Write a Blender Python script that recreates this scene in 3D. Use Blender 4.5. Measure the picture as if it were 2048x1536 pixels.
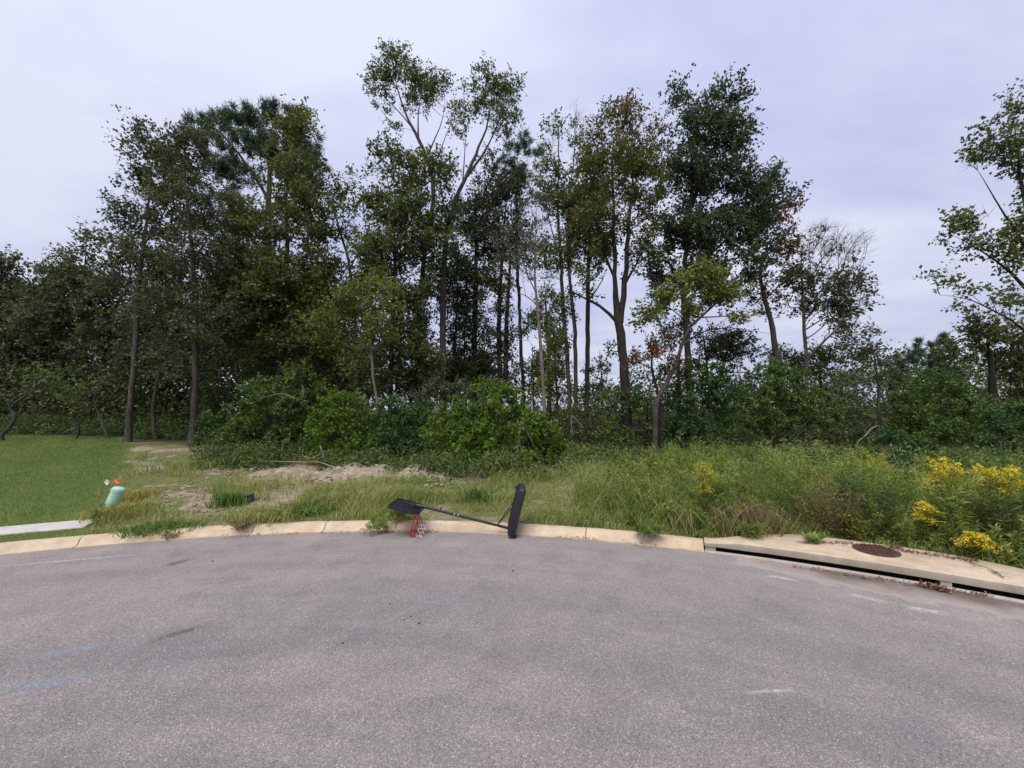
import bpy, math
import numpy as np
from mathutils import Vector, Matrix

for o in list(bpy.data.objects):
    bpy.data.objects.remove(o)
SC = bpy.context.scene
COL = SC.collection

# ------------------------------------------------------------------ camera
FPX, CAM_H = 800.0, 1.95                      # focal length in photo pixels (2048 wide), eye height above the road
PITCH = math.atan2(52, FPX)
cam = bpy.data.cameras.new('camera')
cam.sensor_width = 36.0
cam.lens = 36.0 * FPX / 2048
cam.clip_start = 0.05
cam.clip_end = 2000
camo = bpy.data.objects.new('camera', cam)
COL.objects.link(camo)
camo.location = (0, 0, CAM_H)
camo.rotation_euler = (math.radians(90) + PITCH, 0, 0)
SC.camera = camo
SC.render.resolution_x, SC.render.resolution_y = 1024, 768

# ------------------------------------------------------------------ sky: a high even overcast
SUN_EL, SUN_AZ = math.radians(60), math.radians(-158)      # azimuth from +Y towards +X
W = bpy.data.worlds.new('World')
SC.world = W
W.use_nodes = True
nt = W.node_tree
nt.nodes.clear()
def wn(t, **k):
    n = nt.nodes.new(t)
    for a, b in k.items():
        setattr(n, a, b)
    return n
wout = wn('ShaderNodeOutputWorld')
wbg = wn('ShaderNodeBackground')
wbg.inputs['Strength'].default_value = 0.05
sky = wn('ShaderNodeTexSky', sky_type='NISHITA', sun_disc=False)
sky.sun_elevation = SUN_EL
sky.sun_rotation = SUN_AZ
tc = wn('ShaderNodeTexCoord')
sep = wn('ShaderNodeSeparateXYZ')
nt.links.new(tc.outputs['Generated'], sep.inputs[0])
# cloud sheet: direction projected on a high plane
zc = wn('ShaderNodeMath', operation='MAXIMUM'); zc.inputs[1].default_value = 0.0
nt.links.new(sep.outputs['Z'], zc.inputs[0])
za = wn('ShaderNodeMath', operation='ADD'); za.inputs[1].default_value = 0.22
nt.links.new(zc.outputs[0], za.inputs[0])
dv = wn('ShaderNodeVectorMath', operation='DIVIDE')
cmb = wn('ShaderNodeCombineXYZ')
for i in range(3):
    nt.links.new(za.outputs[0], cmb.inputs[i])
nt.links.new(tc.outputs['Generated'], dv.inputs[0])
nt.links.new(cmb.outputs[0], dv.inputs[1])
mp = wn('ShaderNodeMapping'); mp.inputs['Scale'].default_value = (0.75, 1.5, 1.0); mp.inputs['Location'].default_value = (1.3, 0.4, 0)
mp.inputs['Rotation'].default_value = (0, 0, 0.35)
nt.links.new(dv.outputs[0], mp.inputs[0])
nz = wn('ShaderNodeTexNoise'); nz.inputs['Scale'].default_value = 1.15; nz.inputs['Detail'].default_value = 5; nz.inputs['Roughness'].default_value = 0.5
nt.links.new(mp.outputs[0], nz.inputs['Vector'])
rmp = wn('ShaderNodeValToRGB')
rmp.color_ramp.elements[0].position = 0.38; rmp.color_ramp.elements[0].color = (0.54, 0.58, 0.835, 1)
rmp.color_ramp.elements[1].position = 0.62; rmp.color_ramp.elements[1].color = (0.76, 0.795, 0.965, 1)
nt.links.new(nz.outputs['Fac'], rmp.inputs[0])
# overcast luminance climbs evenly from horizon to zenith (CIE-like)
gr = wn('ShaderNodeMapRange'); gr.inputs['To Min'].default_value = 7.2; gr.inputs['To Max'].default_value = 9.5
nt.links.new(zc.outputs[0], gr.inputs['Value'])
mul = wn('ShaderNodeVectorMath', operation='SCALE')
nt.links.new(rmp.outputs[0], mul.inputs[0]); nt.links.new(gr.outputs[0], mul.inputs['Scale'])
mx = wn('ShaderNodeMix', data_type='RGBA'); mx.inputs['Factor'].default_value = 0.97
nt.links.new(sky.outputs[0], mx.inputs['A']); nt.links.new(mul.outputs[0], mx.inputs['B'])
nt.links.new(mx.outputs['Result'], wbg.inputs['Color'])
nt.links.new(wbg.outputs[0], wout.inputs[0])

sun = bpy.data.lights.new('sun', 'SUN')
sun.energy = 1.5
sun.angle = math.radians(35)
sun.color = (1.0, 0.95, 0.88)
suno = bpy.data.objects.new('sun', sun)
COL.objects.link(suno)
sd = Vector((math.sin(SUN_AZ) * math.cos(SUN_EL), math.cos(SUN_AZ) * math.cos(SUN_EL), math.sin(SUN_EL)))
suno.rotation_euler = (-sd).to_track_quat('-Z', 'Y').to_euler()
suno.location = (0, 0, 40)
VS = SC.view_settings
VS.view_transform = 'Standard'; VS.look = 'None'; VS.gamma = 1.0; VS.use_curve_mapping = False
VS.exposure = 1.3

# ------------------------------------------------------------------ helpers
def rng(seed):
    return np.random.default_rng(seed)

def ray(px, py):
    cx = (px - 1024) / FPX; cy = (768 - py) / FPX
    return np.array([cx, math.cos(PITCH) - cy * math.sin(PITCH), math.sin(PITCH) + cy * math.cos(PITCH)])

def at(px, py, Y):                            # the point seen at a photo pixel, Y metres ahead
    d = ray(px, py)
    return np.array([0, 0, CAM_H]) + d * (Y / d[1])

def gp(px, py, z=0.0):                        # the point seen at a photo pixel on the level z
    d = ray(px, py)
    return np.array([0, 0, CAM_H]) + d * ((z - CAM_H) / d[2])

def S(v, a, b):
    t = np.clip((np.asarray(v, float) - a) / (b - a), 0, 1)
    return t * t * (3 - 2 * t)

def vnoise(x, y, scale=1.0, seed=0, octaves=1):
    x = np.asarray(x, float) * scale; y = np.asarray(y, float) * scale
    tot = 0; amp = 1; norm = 0
    for o in range(octaves):
        xi = np.floor(x).astype(np.int64); yi = np.floor(y).astype(np.int64)
        fx = x - xi; fy = y - yi
        fx = fx * fx * (3 - 2 * fx); fy = fy * fy * (3 - 2 * fy)
        def h(a, b):
            n = (a * 374761393 + b * 668265263 + (seed + o) * 982451653) & 0x7fffffff
            n = ((n ^ (n >> 13)) * 1274126177) & 0x7fffffff
            return ((n ^ (n >> 16)) & 0xffff) / 65535.0
        v = (h(xi, yi) * (1 - fx) + h(xi + 1, yi) * fx) * (1 - fy) + (h(xi, yi + 1) * (1 - fx) + h(xi + 1, yi + 1) * fx) * fy
        tot = tot + v * amp; norm += amp
        amp *= 0.5; x = x * 2.03 + 17.1; y = y * 2.03 - 9.7
    return tot / norm

def norm(v):
    return v / np.maximum(np.linalg.norm(v, axis=-1, keepdims=True), 1e-9)

def np_mesh(name, V, quads=None, tris=None, attrs=None, smooth=False):
    V = np.asarray(V, np.float32)
    q = np.zeros((0, 4), np.int32) if quads is None else np.asarray(quads, np.int32).reshape(-1, 4)
    t = np.zeros((0, 3), np.int32) if tris is None else np.asarray(tris, np.int32).reshape(-1, 3)
    me = bpy.data.meshes.new(name)
    me.vertices.add(len(V)); me.vertices.foreach_set('co', V.ravel())
    loops = np.concatenate([q.ravel(), t.ravel()])
    me.loops.add(len(loops)); me.loops.foreach_set('vertex_index', loops)
    start = np.concatenate([np.arange(len(q)) * 4, len(q) * 4 + np.arange(len(t)) * 3]).astype(np.int32)
    me.polygons.add(len(start)); me.polygons.foreach_set('loop_start', start)
    me.update(calc_edges=True)
    me.polygons.foreach_set('use_smooth', np.full(len(start), smooth))
    for k, v in (attrs or {}).items():
        a = me.attributes.new(k, 'FLOAT', 'POINT'); a.data.foreach_set('value', np.asarray(v, np.float32))
    return me

def link(name, me, mat=None, parent=None, **props):
    o = bpy.data.objects.new(name, me)
    COL.objects.link(o)
    if mat is not None and me is not None and not me.materials:
        me.materials.append(mat)
    if parent is not None:
        o.parent = parent
    for k, v in props.items():
        o[k] = v
    return o

def thing(name, label, cat, loc=(0, 0, 0), group=None):
    o = bpy.data.objects.new(name, None)
    COL.objects.link(o)
    o.empty_display_size = 0.2
    o.location = loc
    o['label'] = label; o['category'] = cat
    if group:
        o['group'] = group
    return o

class MB:                                     # collects boxes, tubes and lathes into one mesh
    def __init__(s):
        s.v = []; s.f = []
    def add(s, v, f):
        b = len(s.v)
        s.v += [tuple(map(float, p)) for p in v]
        s.f += [tuple(b + i for i in q) for q in f]
    def box(s, c, d, R=None, bev=0.0):
        c = np.array(c, float); hx, hy, hz = np.array(d, float) / 2
        if bev <= 0:
            v = np.array([(x, y, z) for z in (-hz, hz) for y in (-hy, hy) for x in (-hx, hx)])
            f = [(0, 2, 3, 1), (4, 5, 7, 6), (0, 1, 5, 4), (2, 6, 7, 3), (0, 4, 6, 2), (1, 3, 7, 5)]
        else:                                  # vertical rounded profile in x-y plus chamfers in z
            v = []; f = []
            ring = []
            for qx, qy, a0 in ((1, 1, 0), (-1, 1, 90), (-1, -1, 180), (1, -1, 270)):
                for k in range(4):
                    a = math.radians(a0 + k * 30)
                    ring.append((qx * (hx - bev) + bev * math.cos(a), qy * (hy - bev) + bev * math.sin(a)))
            n = len(ring); ch = min(bev * 0.6, hz * 0.6)
            for z, sc in ((-hz, ch), (-hz + ch, 0), (hz - ch, 0), (hz, ch)):
                for x, y in ring:
                    v.append((x * (1 - sc / hx), y * (1 - sc / hy), z))
            for r in range(3):
                for k in range(n):
                    f.append((r * n + k, r * n + (k + 1) % n, (r + 1) * n + (k + 1) % n, (r + 1) * n + k))
            f.append(tuple(range(n))[::-1]); f.append(tuple(range(3 * n, 4 * n)))
            v = np.array(v)
        if R is not None:
            v = v @ np.array(R).T
        s.add(v + c, f)
    def tube(s, pts, r, k=8, caps=True):
        V, Q = sweep(pts, r, k)
        f = [tuple(q) for q in Q]
        if caps:
            n = len(V) // k
            f.append(tuple(range(k))[::-1]); f.append(tuple((n - 1) * k + i for i in range(k)))
        s.add(V, f)
    def lathe(s, prof, k=24, c=(0, 0, 0), R=None):
        v = []; f = []
        for r, z in prof:
            for i in range(k):
                a = 2 * math.pi * i / k
                v.append((r * math.cos(a), r * math.sin(a), z))
        for j in range(len(prof) - 1):
            for i in range(k):
                f.append((j * k + i, j * k + (i + 1) % k, (j + 1) * k + (i + 1) % k, (j + 1) * k + i))
        f.append(tuple(range(k))[::-1]); f.append(tuple((len(prof) - 1) * k + i for i in range(k)))
        v = np.array(v)
        if R is not None:
            v = v @ np.array(R).T
        s.add(v + np.array(c, float), f)
    def build(s, name, mat, parent=None, smooth=False, **props):
        me = bpy.data.meshes.new(name)
        me.from_pydata(s.v, [], s.f)
        me.polygons.foreach_set('use_smooth', np.full(len(me.polygons), smooth))
        if smooth:
            try:
                me.set_sharp_from_angle(angle=math.radians(40))
            except Exception:
                pass
        me.update()
        return link(name, me, mat, parent, **props)

def sweep(pts, r, k=8, jitter=0.0, seed=0):
    P = np.asarray(pts, float); n = len(P)
    r = np.full(n, r) if np.isscalar(r) else np.asarray(r, float)
    T = norm(np.gradient(P, axis=0))
    ref = np.array([0, 0, 1.0]) if abs(T[:, 2]).mean() < 0.8 else np.array([1.0, 0, 0])
    U = norm(np.cross(np.tile(ref, (n, 1)), T)); Vv = np.cross(T, U)
    a = np.linspace(0, 2 * math.pi, k, endpoint=False)
    rr = np.repeat(r[:, None], k, 1)
    if jitter:
        g = rng(seed)
        rr = rr * (1 + jitter * (g.random((1, k)) - 0.5) + jitter * 0.7 * (g.random((n, k)) - 0.5))
    ring = P[:, None, :] + rr[..., None] * (np.cos(a)[None, :, None] * U[:, None, :] + np.sin(a)[None, :, None] * Vv[:, None, :])
    i = np.arange(n - 1)[:, None] * k; j = np.arange(k)[None, :]; j2 = (j + 1) % k
    Q = np.stack([i + j, i + j2, i + k + j2, i + k + j], -1).reshape(-1, 4)
    return ring.reshape(-1, 3), Q

def smooth_line(pts, step):
    P = np.asarray(pts, float)
    n = len(P); out = []
    for i in range(n - 1):
        p0 = P[max(i - 1, 0)]; p1 = P[i]; p2 = P[i + 1]; p3 = P[min(i + 2, n - 1)]
        m = max(2, int(np.linalg.norm((p2 - p1)[:3]) / step))
        for t in np.linspace(0, 1, m, endpoint=False):
            out.append(0.5 * ((2 * p1) + (-p0 + p2) * t + (2 * p0 - 5 * p1 + 4 * p2 - p3) * t * t + (-p0 + 3 * p1 - 3 * p2 + p3) * t ** 3))
    out.append(P[-1])
    return np.array(out)

# ------------------------------------------------------------------ materials
def nodes(name):
    m = bpy.data.materials.new(name)
    m.use_nodes = True
    t = m.node_tree
    b = t.nodes['Principled BSDF']
    def N(ty, **k):
        n = t.nodes.new(ty)
        for a, c in k.items():
            setattr(n, a, c)
        return n
    def L(a, c):
        t.links.new(a, c)
    return m, t, b, N, L

def ramp(N, stops):
    r = N('ShaderNodeValToRGB')
    e = r.color_ramp.elements
    while len(e) < len(stops):
        e.new(0.5)
    for x, (p, c) in zip(e, stops):
        x.position = p
        x.color = (*c, 1) if len(c) == 3 else c
    return r

def mixc(N, L, fac, a, b, mode='MIX'):
    m = N('ShaderNodeMix', data_type='RGBA', blend_type=mode)
    for s, v in (('Factor', fac), ('A', a), ('B', b)):
        if hasattr(v, 'is_linked'):
            L(v, m.inputs[s])
        elif isinstance(v, (int, float)):
            m.inputs[s].default_value = v
        else:
            m.inputs[s].default_value = (*v, 1)
    return m.outputs['Result']

def leaf_mat(name, stops, trans=0.28, rough=0.55):
    m, t, b, N, L = nodes(name)
    a = N('ShaderNodeAttribute', attribute_name='rnd')
    r = ramp(N, stops)
    L(a.outputs['Fac'], r.inputs[0])
    L(r.outputs[0], b.inputs['Base Color'])
    b.inputs['Roughness'].default_value = rough
    b.inputs['Specular IOR Level'].default_value = 0.3
    tr = N('ShaderNodeBsdfTranslucent')
    L(mixc(N, L, 1.0, r.outputs[0], (1.25, 1.3, 0.6), 'MULTIPLY'), tr.inputs['Color'])
    ms = N('ShaderNodeMixShader'); ms.inputs[0].default_value = trans
    L(b.outputs[0], ms.inputs[1]); L(tr.outputs[0], ms.inputs[2])
    L(ms.outputs[0], t.nodes['Material Output'].inputs['Surface'])
    return m

def plain(name, col, rough=0.6, spec=0.4, var=0.25, scale=12, bump=0.15, metal=0.0):
    m, t, b, N, L = nodes(name)
    tcn = N('ShaderNodeTexCoord')
    n = N('ShaderNodeTexNoise'); n.inputs['Scale'].default_value = scale; n.inputs['Detail'].default_value = 6
    L(tcn.outputs['Object'], n.inputs['Vector'])
    d = tuple(max(0, c * (1 - var)) for c in col); u = tuple(min(1, c * (1 + var)) for c in col)
    r = ramp(N, [(0.3, d), (0.7, u)])
    L(n.outputs['Fac'], r.inputs[0]); L(r.outputs[0], b.inputs['Base Color'])
    b.inputs['Roughness'].default_value = rough; b.inputs['Specular IOR Level'].default_value = spec; b.inputs['Metallic'].default_value = metal
    if bump:
        bp = N('ShaderNodeBump'); bp.inputs['Strength'].default_value = bump; bp.inputs['Distance'].default_value = 0.01
        n2 = N('ShaderNodeTexNoise'); n2.inputs['Scale'].default_value = scale * 6; n2.inputs['Detail'].default_value = 4
        L(tcn.outputs['Object'], n2.inputs['Vector']); L(n2.outputs['Fac'], bp.inputs['Height']); L(bp.outputs[0], b.inputs['Normal'])
    return m

def bark_mat(name, dark, lite, scale=5.0):
    m, t, b, N, L = nodes(name)
    tcn = N('ShaderNodeTexCoord')
    mpn = N('ShaderNodeMapping'); mpn.inputs['Scale'].default_value = (1, 1, 0.22)
    L(tcn.outputs['Object'], mpn.inputs[0])
    n = N('ShaderNodeTexNoise'); n.inputs['Scale'].default_value = scale * 3; n.inputs['Detail'].default_value = 7; n.inputs['Roughness'].default_value = 0.65
    L(mpn.outputs[0], n.inputs['Vector'])
    big = N('ShaderNodeTexNoise'); big.inputs['Scale'].default_value = 1.1; big.inputs['Detail'].default_value = 3
    L(tcn.outputs['Object'], big.inputs['Vector'])
    r = ramp(N, [(0.32, dark), (0.68, lite)])
    L(n.outputs['Fac'], r.inputs[0])
    r2 = ramp(N, [(0.35, (0.7, 0.72, 0.62)), (0.65, (1.15, 1.12, 1.1))])
    L(big.outputs['Fac'], r2.inputs[0])
    L(mixc(N, L, 1.0, r.outputs[0], r2.outputs[0], 'MULTIPLY'), b.inputs['Base Color'])
    b.inputs['Roughness'].default_value = 0.9; b.inputs['Specular IOR Level'].default_value = 0.15
    bp = N('ShaderNodeBump'); bp.inputs['Strength'].default_value = 0.6; bp.inputs['Distance'].default_value = 0.03
    L(n.outputs['Fac'], bp.inputs['Height']); L(bp.outputs[0], b.inputs['Normal'])
    return m

M = {}
M['oak'] = leaf_mat('oak_leaf', [(0, (0.034, 0.05, 0.028)), (0.6, (0.06, 0.085, 0.045)), (1, (0.10, 0.12, 0.065))], trans=0.32)
M['dull'] = leaf_mat('dull_leaf', [(0, (0.05, 0.06, 0.032)), (0.6, (0.085, 0.10, 0.052)), (1, (0.14, 0.13, 0.08))], trans=0.32)
M['mid'] = leaf_mat('mid_leaf', [(0, (0.055, 0.074, 0.024)), (0.6, (0.10, 0.128, 0.04)), (1, (0.17, 0.178, 0.06))], trans=0.34)
M['olive'] = leaf_mat('olive_leaf', [(0, (0.055, 0.072, 0.02)), (0.55, (0.10, 0.12, 0.034)), (1, (0.165, 0.155, 0.05))], trans=0.34)
M['yellow'] = leaf_mat('yellow_green_leaf', [(0, (0.07, 0.09, 0.018)), (0.6, (0.14, 0.165, 0.035)), (1, (0.24, 0.23, 0.05))])
M['maple'] = leaf_mat('maple_leaf', [(0, (0.07, 0.085, 0.024)), (0.5, (0.105, 0.115, 0.032)), (0.75, (0.155, 0.105, 0.048)), (1, (0.22, 0.075, 0.045))], trans=0.34)
M['red'] = leaf_mat('red_leaf', [(0, (0.06, 0.065, 0.02)), (0.5, (0.12, 0.09, 0.03)), (1, (0.33, 0.06, 0.04))])
M['pine'] = leaf_mat('pine_needle', [(0, (0.035, 0.062, 0.04)), (0.6, (0.06, 0.10, 0.058)), (1, (0.10, 0.14, 0.075))], trans=0.15)
M['shrub'] = leaf_mat('shrub_leaf', [(0, (0.042, 0.09, 0.010)), (0.5, (0.09, 0.158, 0.016)), (0.9, (0.185, 0.25, 0.035)), (1, (0.22, 0.15, 0.06))], trans=0.32)
M['shrubdark'] = leaf_mat('dark_shrub_leaf', [(0, (0.026, 0.062, 0.018)), (0.6, (0.055, 0.115, 0.032)), (1, (0.11, 0.17, 0.045))], trans=0.3)
M['greenmid'] = leaf_mat('green_bush_leaf', [(0, (0.045, 0.082, 0.018)), (0.55, (0.085, 0.142, 0.03)), (1, (0.165, 0.21, 0.05))], trans=0.32)
M['fern'] = leaf_mat('undergrowth_leaf', [(0, (0.04, 0.07, 0.018)), (0.55, (0.088, 0.132, 0.034)), (0.85, (0.15, 0.185, 0.058)), (1, (0.24, 0.20, 0.09))])
M['woods'] = leaf_mat('woods_leaf', [(0, (0.032, 0.048, 0.018)), (0.6, (0.06, 0.082, 0.028)), (1, (0.12, 0.125, 0.045))], trans=0.25)
M['grass'] = leaf_mat('verge_grass_blade', [(0, (0.095, 0.145, 0.034)), (0.4, (0.18, 0.24, 0.062)), (0.7, (0.29, 0.31, 0.105)), (0.88, (0.41, 0.37, 0.17)), (1, (0.48, 0.40, 0.22))], trans=0.3)
M['lushgrass'] = leaf_mat('lush_grass_blade', [(0, (0.05, 0.10, 0.02)), (0.6, (0.11, 0.19, 0.04)), (1, (0.22, 0.28, 0.08))], trans=0.3)
M['straw'] = leaf_mat('straw_grass_blade', [(0, (0.17, 0.18, 0.04)), (0.6, (0.33, 0.29, 0.08)), (1, (0.48, 0.39, 0.15))], trans=0.3)
M['drygrass'] = leaf_mat('dry_grass_blade', [(0, (0.10, 0.085, 0.04)), (0.5, (0.19, 0.15, 0.075)), (1, (0.34, 0.27, 0.14))], trans=0.25)
M['palegrass'] = leaf_mat('pale_grass_blade', [(0, (0.16, 0.19, 0.06)), (0.5, (0.28, 0.29, 0.10)), (1, (0.42, 0.38, 0.15))], trans=0.3)
M['lawn'] = leaf_mat('lawn_blade', [(0, (0.10, 0.145, 0.042)), (0.45, (0.155, 0.215, 0.06)), (0.8, (0.25, 0.265, 0.095)), (1, (0.36, 0.31, 0.15))], trans=0.3)
M['weed'] = leaf_mat('weed_leaf', [(0, (0.09, 0.14, 0.028)), (0.5, (0.195, 0.26, 0.055)), (0.85, (0.30, 0.345, 0.10)), (1, (0.40, 0.37, 0.15))], trans=0.32)
M['brownweed'] = leaf_mat('brown_weed_leaf', [(0, (0.11, 0.095, 0.045)), (0.5, (0.18, 0.165, 0.065)), (1, (0.26, 0.23, 0.10))], trans=0.28)
M['gold'] = leaf_mat('goldenrod_flower', [(0, (0.46, 0.36, 0.02)), (0.5, (0.72, 0.555, 0.03)), (1, (0.88, 0.72, 0.08))], trans=0.25)
M['palegold'] = leaf_mat('pale_goldenrod_flower', [(0, (0.26, 0.27, 0.03)), (0.5, (0.42, 0.40, 0.035)), (1, (0.60, 0.52, 0.05))], trans=0.25)
M['litter'] = leaf_mat('dead_leaf', [(0, (0.09, 0.04, 0.025)), (0.5, (0.18, 0.08, 0.045)), (1, (0.30, 0.18, 0.11))], trans=0.05, rough=0.8)
M['bark'] = bark_mat('dark_bark', (0.012, 0.0105, 0.0095), (0.055, 0.047, 0.041))
M['greybark'] = bark_mat('grey_bark', (0.03, 0.027, 0.024), (0.105, 0.093, 0.083))
M['palebark'] = bark_mat('pale_bark', (0.075, 0.066, 0.058), (0.22, 0.195, 0.175))
M['pinebark'] = bark_mat('pine_bark', (0.03, 0.024, 0.02), (0.10, 0.082, 0.07))
M['mossbark'] = bark_mat('mossy_bark', (0.028, 0.027, 0.017), (0.09, 0.085, 0.055))
M['deadwood'] = bark_mat('dead_wood', (0.14, 0.125, 0.105), (0.30, 0.275, 0.24))
M['stem'] = plain('green_stem', (0.10, 0.12, 0.045), 0.7, 0.2, 0.3, 8, 0)
M['drystem'] = plain('dry_stem', (0.20, 0.13, 0.075), 0.85, 0.2, 0.35, 8, 0)
M['blackplastic'] = plain('black_plastic', (0.014, 0.015, 0.018), 0.42, 0.5, 0.25, 9, 0.08)
M['blackmetal'] = plain('black_painted_steel', (0.012, 0.012, 0.014), 0.33, 0.5, 0.3, 14, 0.03)
M['worn'] = plain('worn_steel', (0.28, 0.27, 0.26), 0.4, 0.5, 0.3, 40, 0.05, 0.6)
M['redmetal'] = plain('red_painted_rim', (0.46, 0.02, 0.014), 0.4, 0.5, 0.15, 20, 0.02)
M['net'] = plain('white_net_cord', (0.72, 0.68, 0.66), 0.85, 0.2, 0.2, 30, 0)
M['netred'] = plain('red_net_cord', (0.55, 0.08, 0.05), 0.85, 0.2, 0.2, 30, 0)
M['pedestal'] = plain('pale_green_plastic', (0.34, 0.56, 0.42), 0.5, 0.4, 0.08, 4, 0.05)
M['boxgreen'] = plain('dark_green_plastic', (0.035, 0.055, 0.048), 0.6, 0.3, 0.25, 10, 0.08)
M['flagwhite'] = plain('white_flag_film', (0.74, 0.70, 0.62), 0.5, 0.3, 0.08, 20, 0)
M['flagorange'] = plain('orange_flag_film', (0.80, 0.10, 0.02), 0.5, 0.3, 0.08, 20, 0)
M['flagprint'] = plain('flag_print', (0.12, 0.10, 0.09), 0.6, 0.2, 0.1, 20, 0)
M['rust'] = plain('rusty_iron', (0.075, 0.038, 0.03), 0.8, 0.3, 0.55, 25, 0.4)
M['stone'] = plain('dark_stone', (0.035, 0.033, 0.033), 0.8, 0.2, 0.4, 40, 0.3)
M['greywall'] = plain('grey_wall', (0.30, 0.29, 0.30), 0.85, 0.2, 0.15, 2, 0.1)
M['void'] = plain('basin_concrete', (0.03, 0.028, 0.025), 0.9, 0.2, 0.3, 6, 0.2)  # near-black colour for the catch basin inside the drain slot

def make_asphalt():
    m, t, b, N, L = nodes('asphalt')
    tcn = N('ShaderNodeTexCoord'); P = tcn.outputs['Object']
    def noise(sc, det=4, rough=0.55, vec=P, dist=0.0):
        n = N('ShaderNodeTexNoise'); n.inputs['Scale'].default_value = sc; n.inputs['Detail'].default_value = det
        n.inputs['Roughness'].default_value = rough; n.inputs['Distortion'].default_value = dist
        L(vec, n.inputs['Vector']); return n.outputs['Fac']
    vor = N('ShaderNodeTexVoronoi'); vor.inputs['Scale'].default_value = 135; L(P, vor.inputs['Vector'])
    sv = N('ShaderNodeSeparateColor'); L(vor.outputs['Color'], sv.inputs[0])
    vor2 = N('ShaderNodeTexVoronoi'); vor2.inputs['Scale'].default_value = 300; L(P, vor2.inputs['Vector'])
    sv2 = N('ShaderNodeSeparateColor'); L(vor2.outputs['Color'], sv2.inputs[0])
    # aggregate: grey, brown and a few near-white stones in a dark binder
    agg = ramp(N, [(0.0, (0.075, 0.070, 0.070)), (0.35, (0.165, 0.152, 0.150)), (0.7, (0.25, 0.232, 0.226)), (0.95, (0.33, 0.305, 0.292)), (0.985, (0.58, 0.55, 0.52))])
    L(sv.outputs[0], agg.inputs[0])
    fine = ramp(N, [(0.0, (0.095, 0.088, 0.088)), (0.5, (0.20, 0.185, 0.182)), (0.96, (0.30, 0.278, 0.27)), (1.0, (0.48, 0.45, 0.43))])
    L(sv2.outputs[1], fine.inputs[0])
    c = mixc(N, L, 0.5, agg.outputs[0], fine.outputs[0])
    # broad patches: reddish dust, bluish worn tar
    big = ramp(N, [(0.28, (0.96, 0.975, 0.985)), (0.46, (1.05, 1.05, 1.04)), (0.60, (1.11, 1.085, 1.055)), (0.74, (1.19, 1.11, 1.07))])
    L(noise(0.42, 5, 0.6, dist=0.4), big.inputs[0])
    c = mixc(N, L, 1.0, c, big.outputs[0], 'MULTIPLY')
    mid = ramp(N, [(0.3, (0.87, 0.87, 0.88)), (0.7, (1.12, 1.11, 1.105))])
    L(noise(2.6, 6, 0.62), mid.inputs[0])
    c = mixc(N, L, 1.0, c, mid.outputs[0], 'MULTIPLY')
    # dust gathers towards the kerb and pale faint swirls follow the turning circle
    sep3 = N('ShaderNodeVectorMath', operation='DISTANCE'); L(P, sep3.inputs[0]); sep3.inputs[1].default_value = (CX, CY, 0)
    dust = N('ShaderNodeMapRange'); dust.inputs['From Min'].default_value = 9.0; dust.inputs['From Max'].default_value = 11.9
    L(sep3.outputs['Value'], dust.inputs['Value'])
    pol = N('ShaderNodeCombineXYZ'); L(sep3.outputs['Value'], pol.inputs[0])
    sx = N('ShaderNodeSeparateXYZ'); L(P, sx.inputs[0])
    ang = N('ShaderNodeMath', operation='ARCTAN2')
    ax = N('ShaderNodeMath', operation='SUBTRACT'); ax.inputs[1].default_value = CX; L(sx.outputs[0], ax.inputs[0])
    ay = N('ShaderNodeMath', operation='SUBTRACT'); ay.inputs[1].default_value = CY; L(sx.outputs[1], ay.inputs[0])
    L(ax.outputs[0], ang.inputs[0]); L(ay.outputs[0], ang.inputs[1]); L(ang.outputs[0], pol.inputs[1])
    sw = ramp(N, [(0.42, (0.93, 0.93, 0.95)), (0.6, (1.1, 1.07, 1.05))]); L(noise(2.2, 4, 0.55, pol.outputs[0]), sw.inputs[0])
    c = mixc(N, L, 1.0, c, sw.outputs[0], 'MULTIPLY')
    dm = N('ShaderNodeMath', operation='MULTIPLY'); L(dust.outputs[0], dm.inputs[0])
    dn = ramp(N, [(0.35, (0, 0, 0)), (0.7, (0.5, 0.5, 0.5))]); L(noise(1.7, 6, 0.6), dn.inputs[0]); L(dn.outputs[0], dm.inputs[1])
    c = mixc(N, L, dm.outputs[0], c, (0.36, 0.305, 0.285))
    # silt washed into the gutter along the drain, with a ragged edge
    gd = N('ShaderNodeMapRange'); gd.inputs['From Min'].default_value = 11.05; gd.inputs['From Max'].default_value = 11.75; L(sep3.outputs['Value'], gd.inputs['Value'])
    ga = N('ShaderNodeMapRange'); ga.inputs['From Min'].default_value = math.radians(21); ga.inputs['From Max'].default_value = math.radians(30); L(ang.outputs[0], ga.inputs['Value'])
    gm_ = N('ShaderNodeMath', operation='MULTIPLY'); L(gd.outputs[0], gm_.inputs[0]); L(ga.outputs[0], gm_.inputs[1])
    gn = N('ShaderNodeMath', operation='MULTIPLY_ADD'); L(noise(2.4, 6, 0.6, dist=0.6), gn.inputs[0]); gn.inputs[1].default_value = 1.1; gn.inputs[2].default_value = -0.62
    gs = N('ShaderNodeMath', operation='ADD'); L(gm_.outputs[0], gs.inputs[0]); L(gn.outputs[0], gs.inputs[1])
    gr_ = ramp(N, [(0.30, (0, 0, 0)), (0.42, (0.55, 0.55, 0.55)), (0.75, (0.9, 0.9, 0.9))]); L(gs.outputs[0], gr_.inputs[0])
    siltc = ramp(N, [(0.34, (0.46, 0.385, 0.35)), (0.6, (0.31, 0.255, 0.225)), (0.85, (0.20, 0.16, 0.135)), (1.0, (0.13, 0.105, 0.09))]); L(gs.outputs[0], siltc.inputs[0])
    c = mixc(N, L, gr_.outputs[0], c, siltc.outputs[0])
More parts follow.
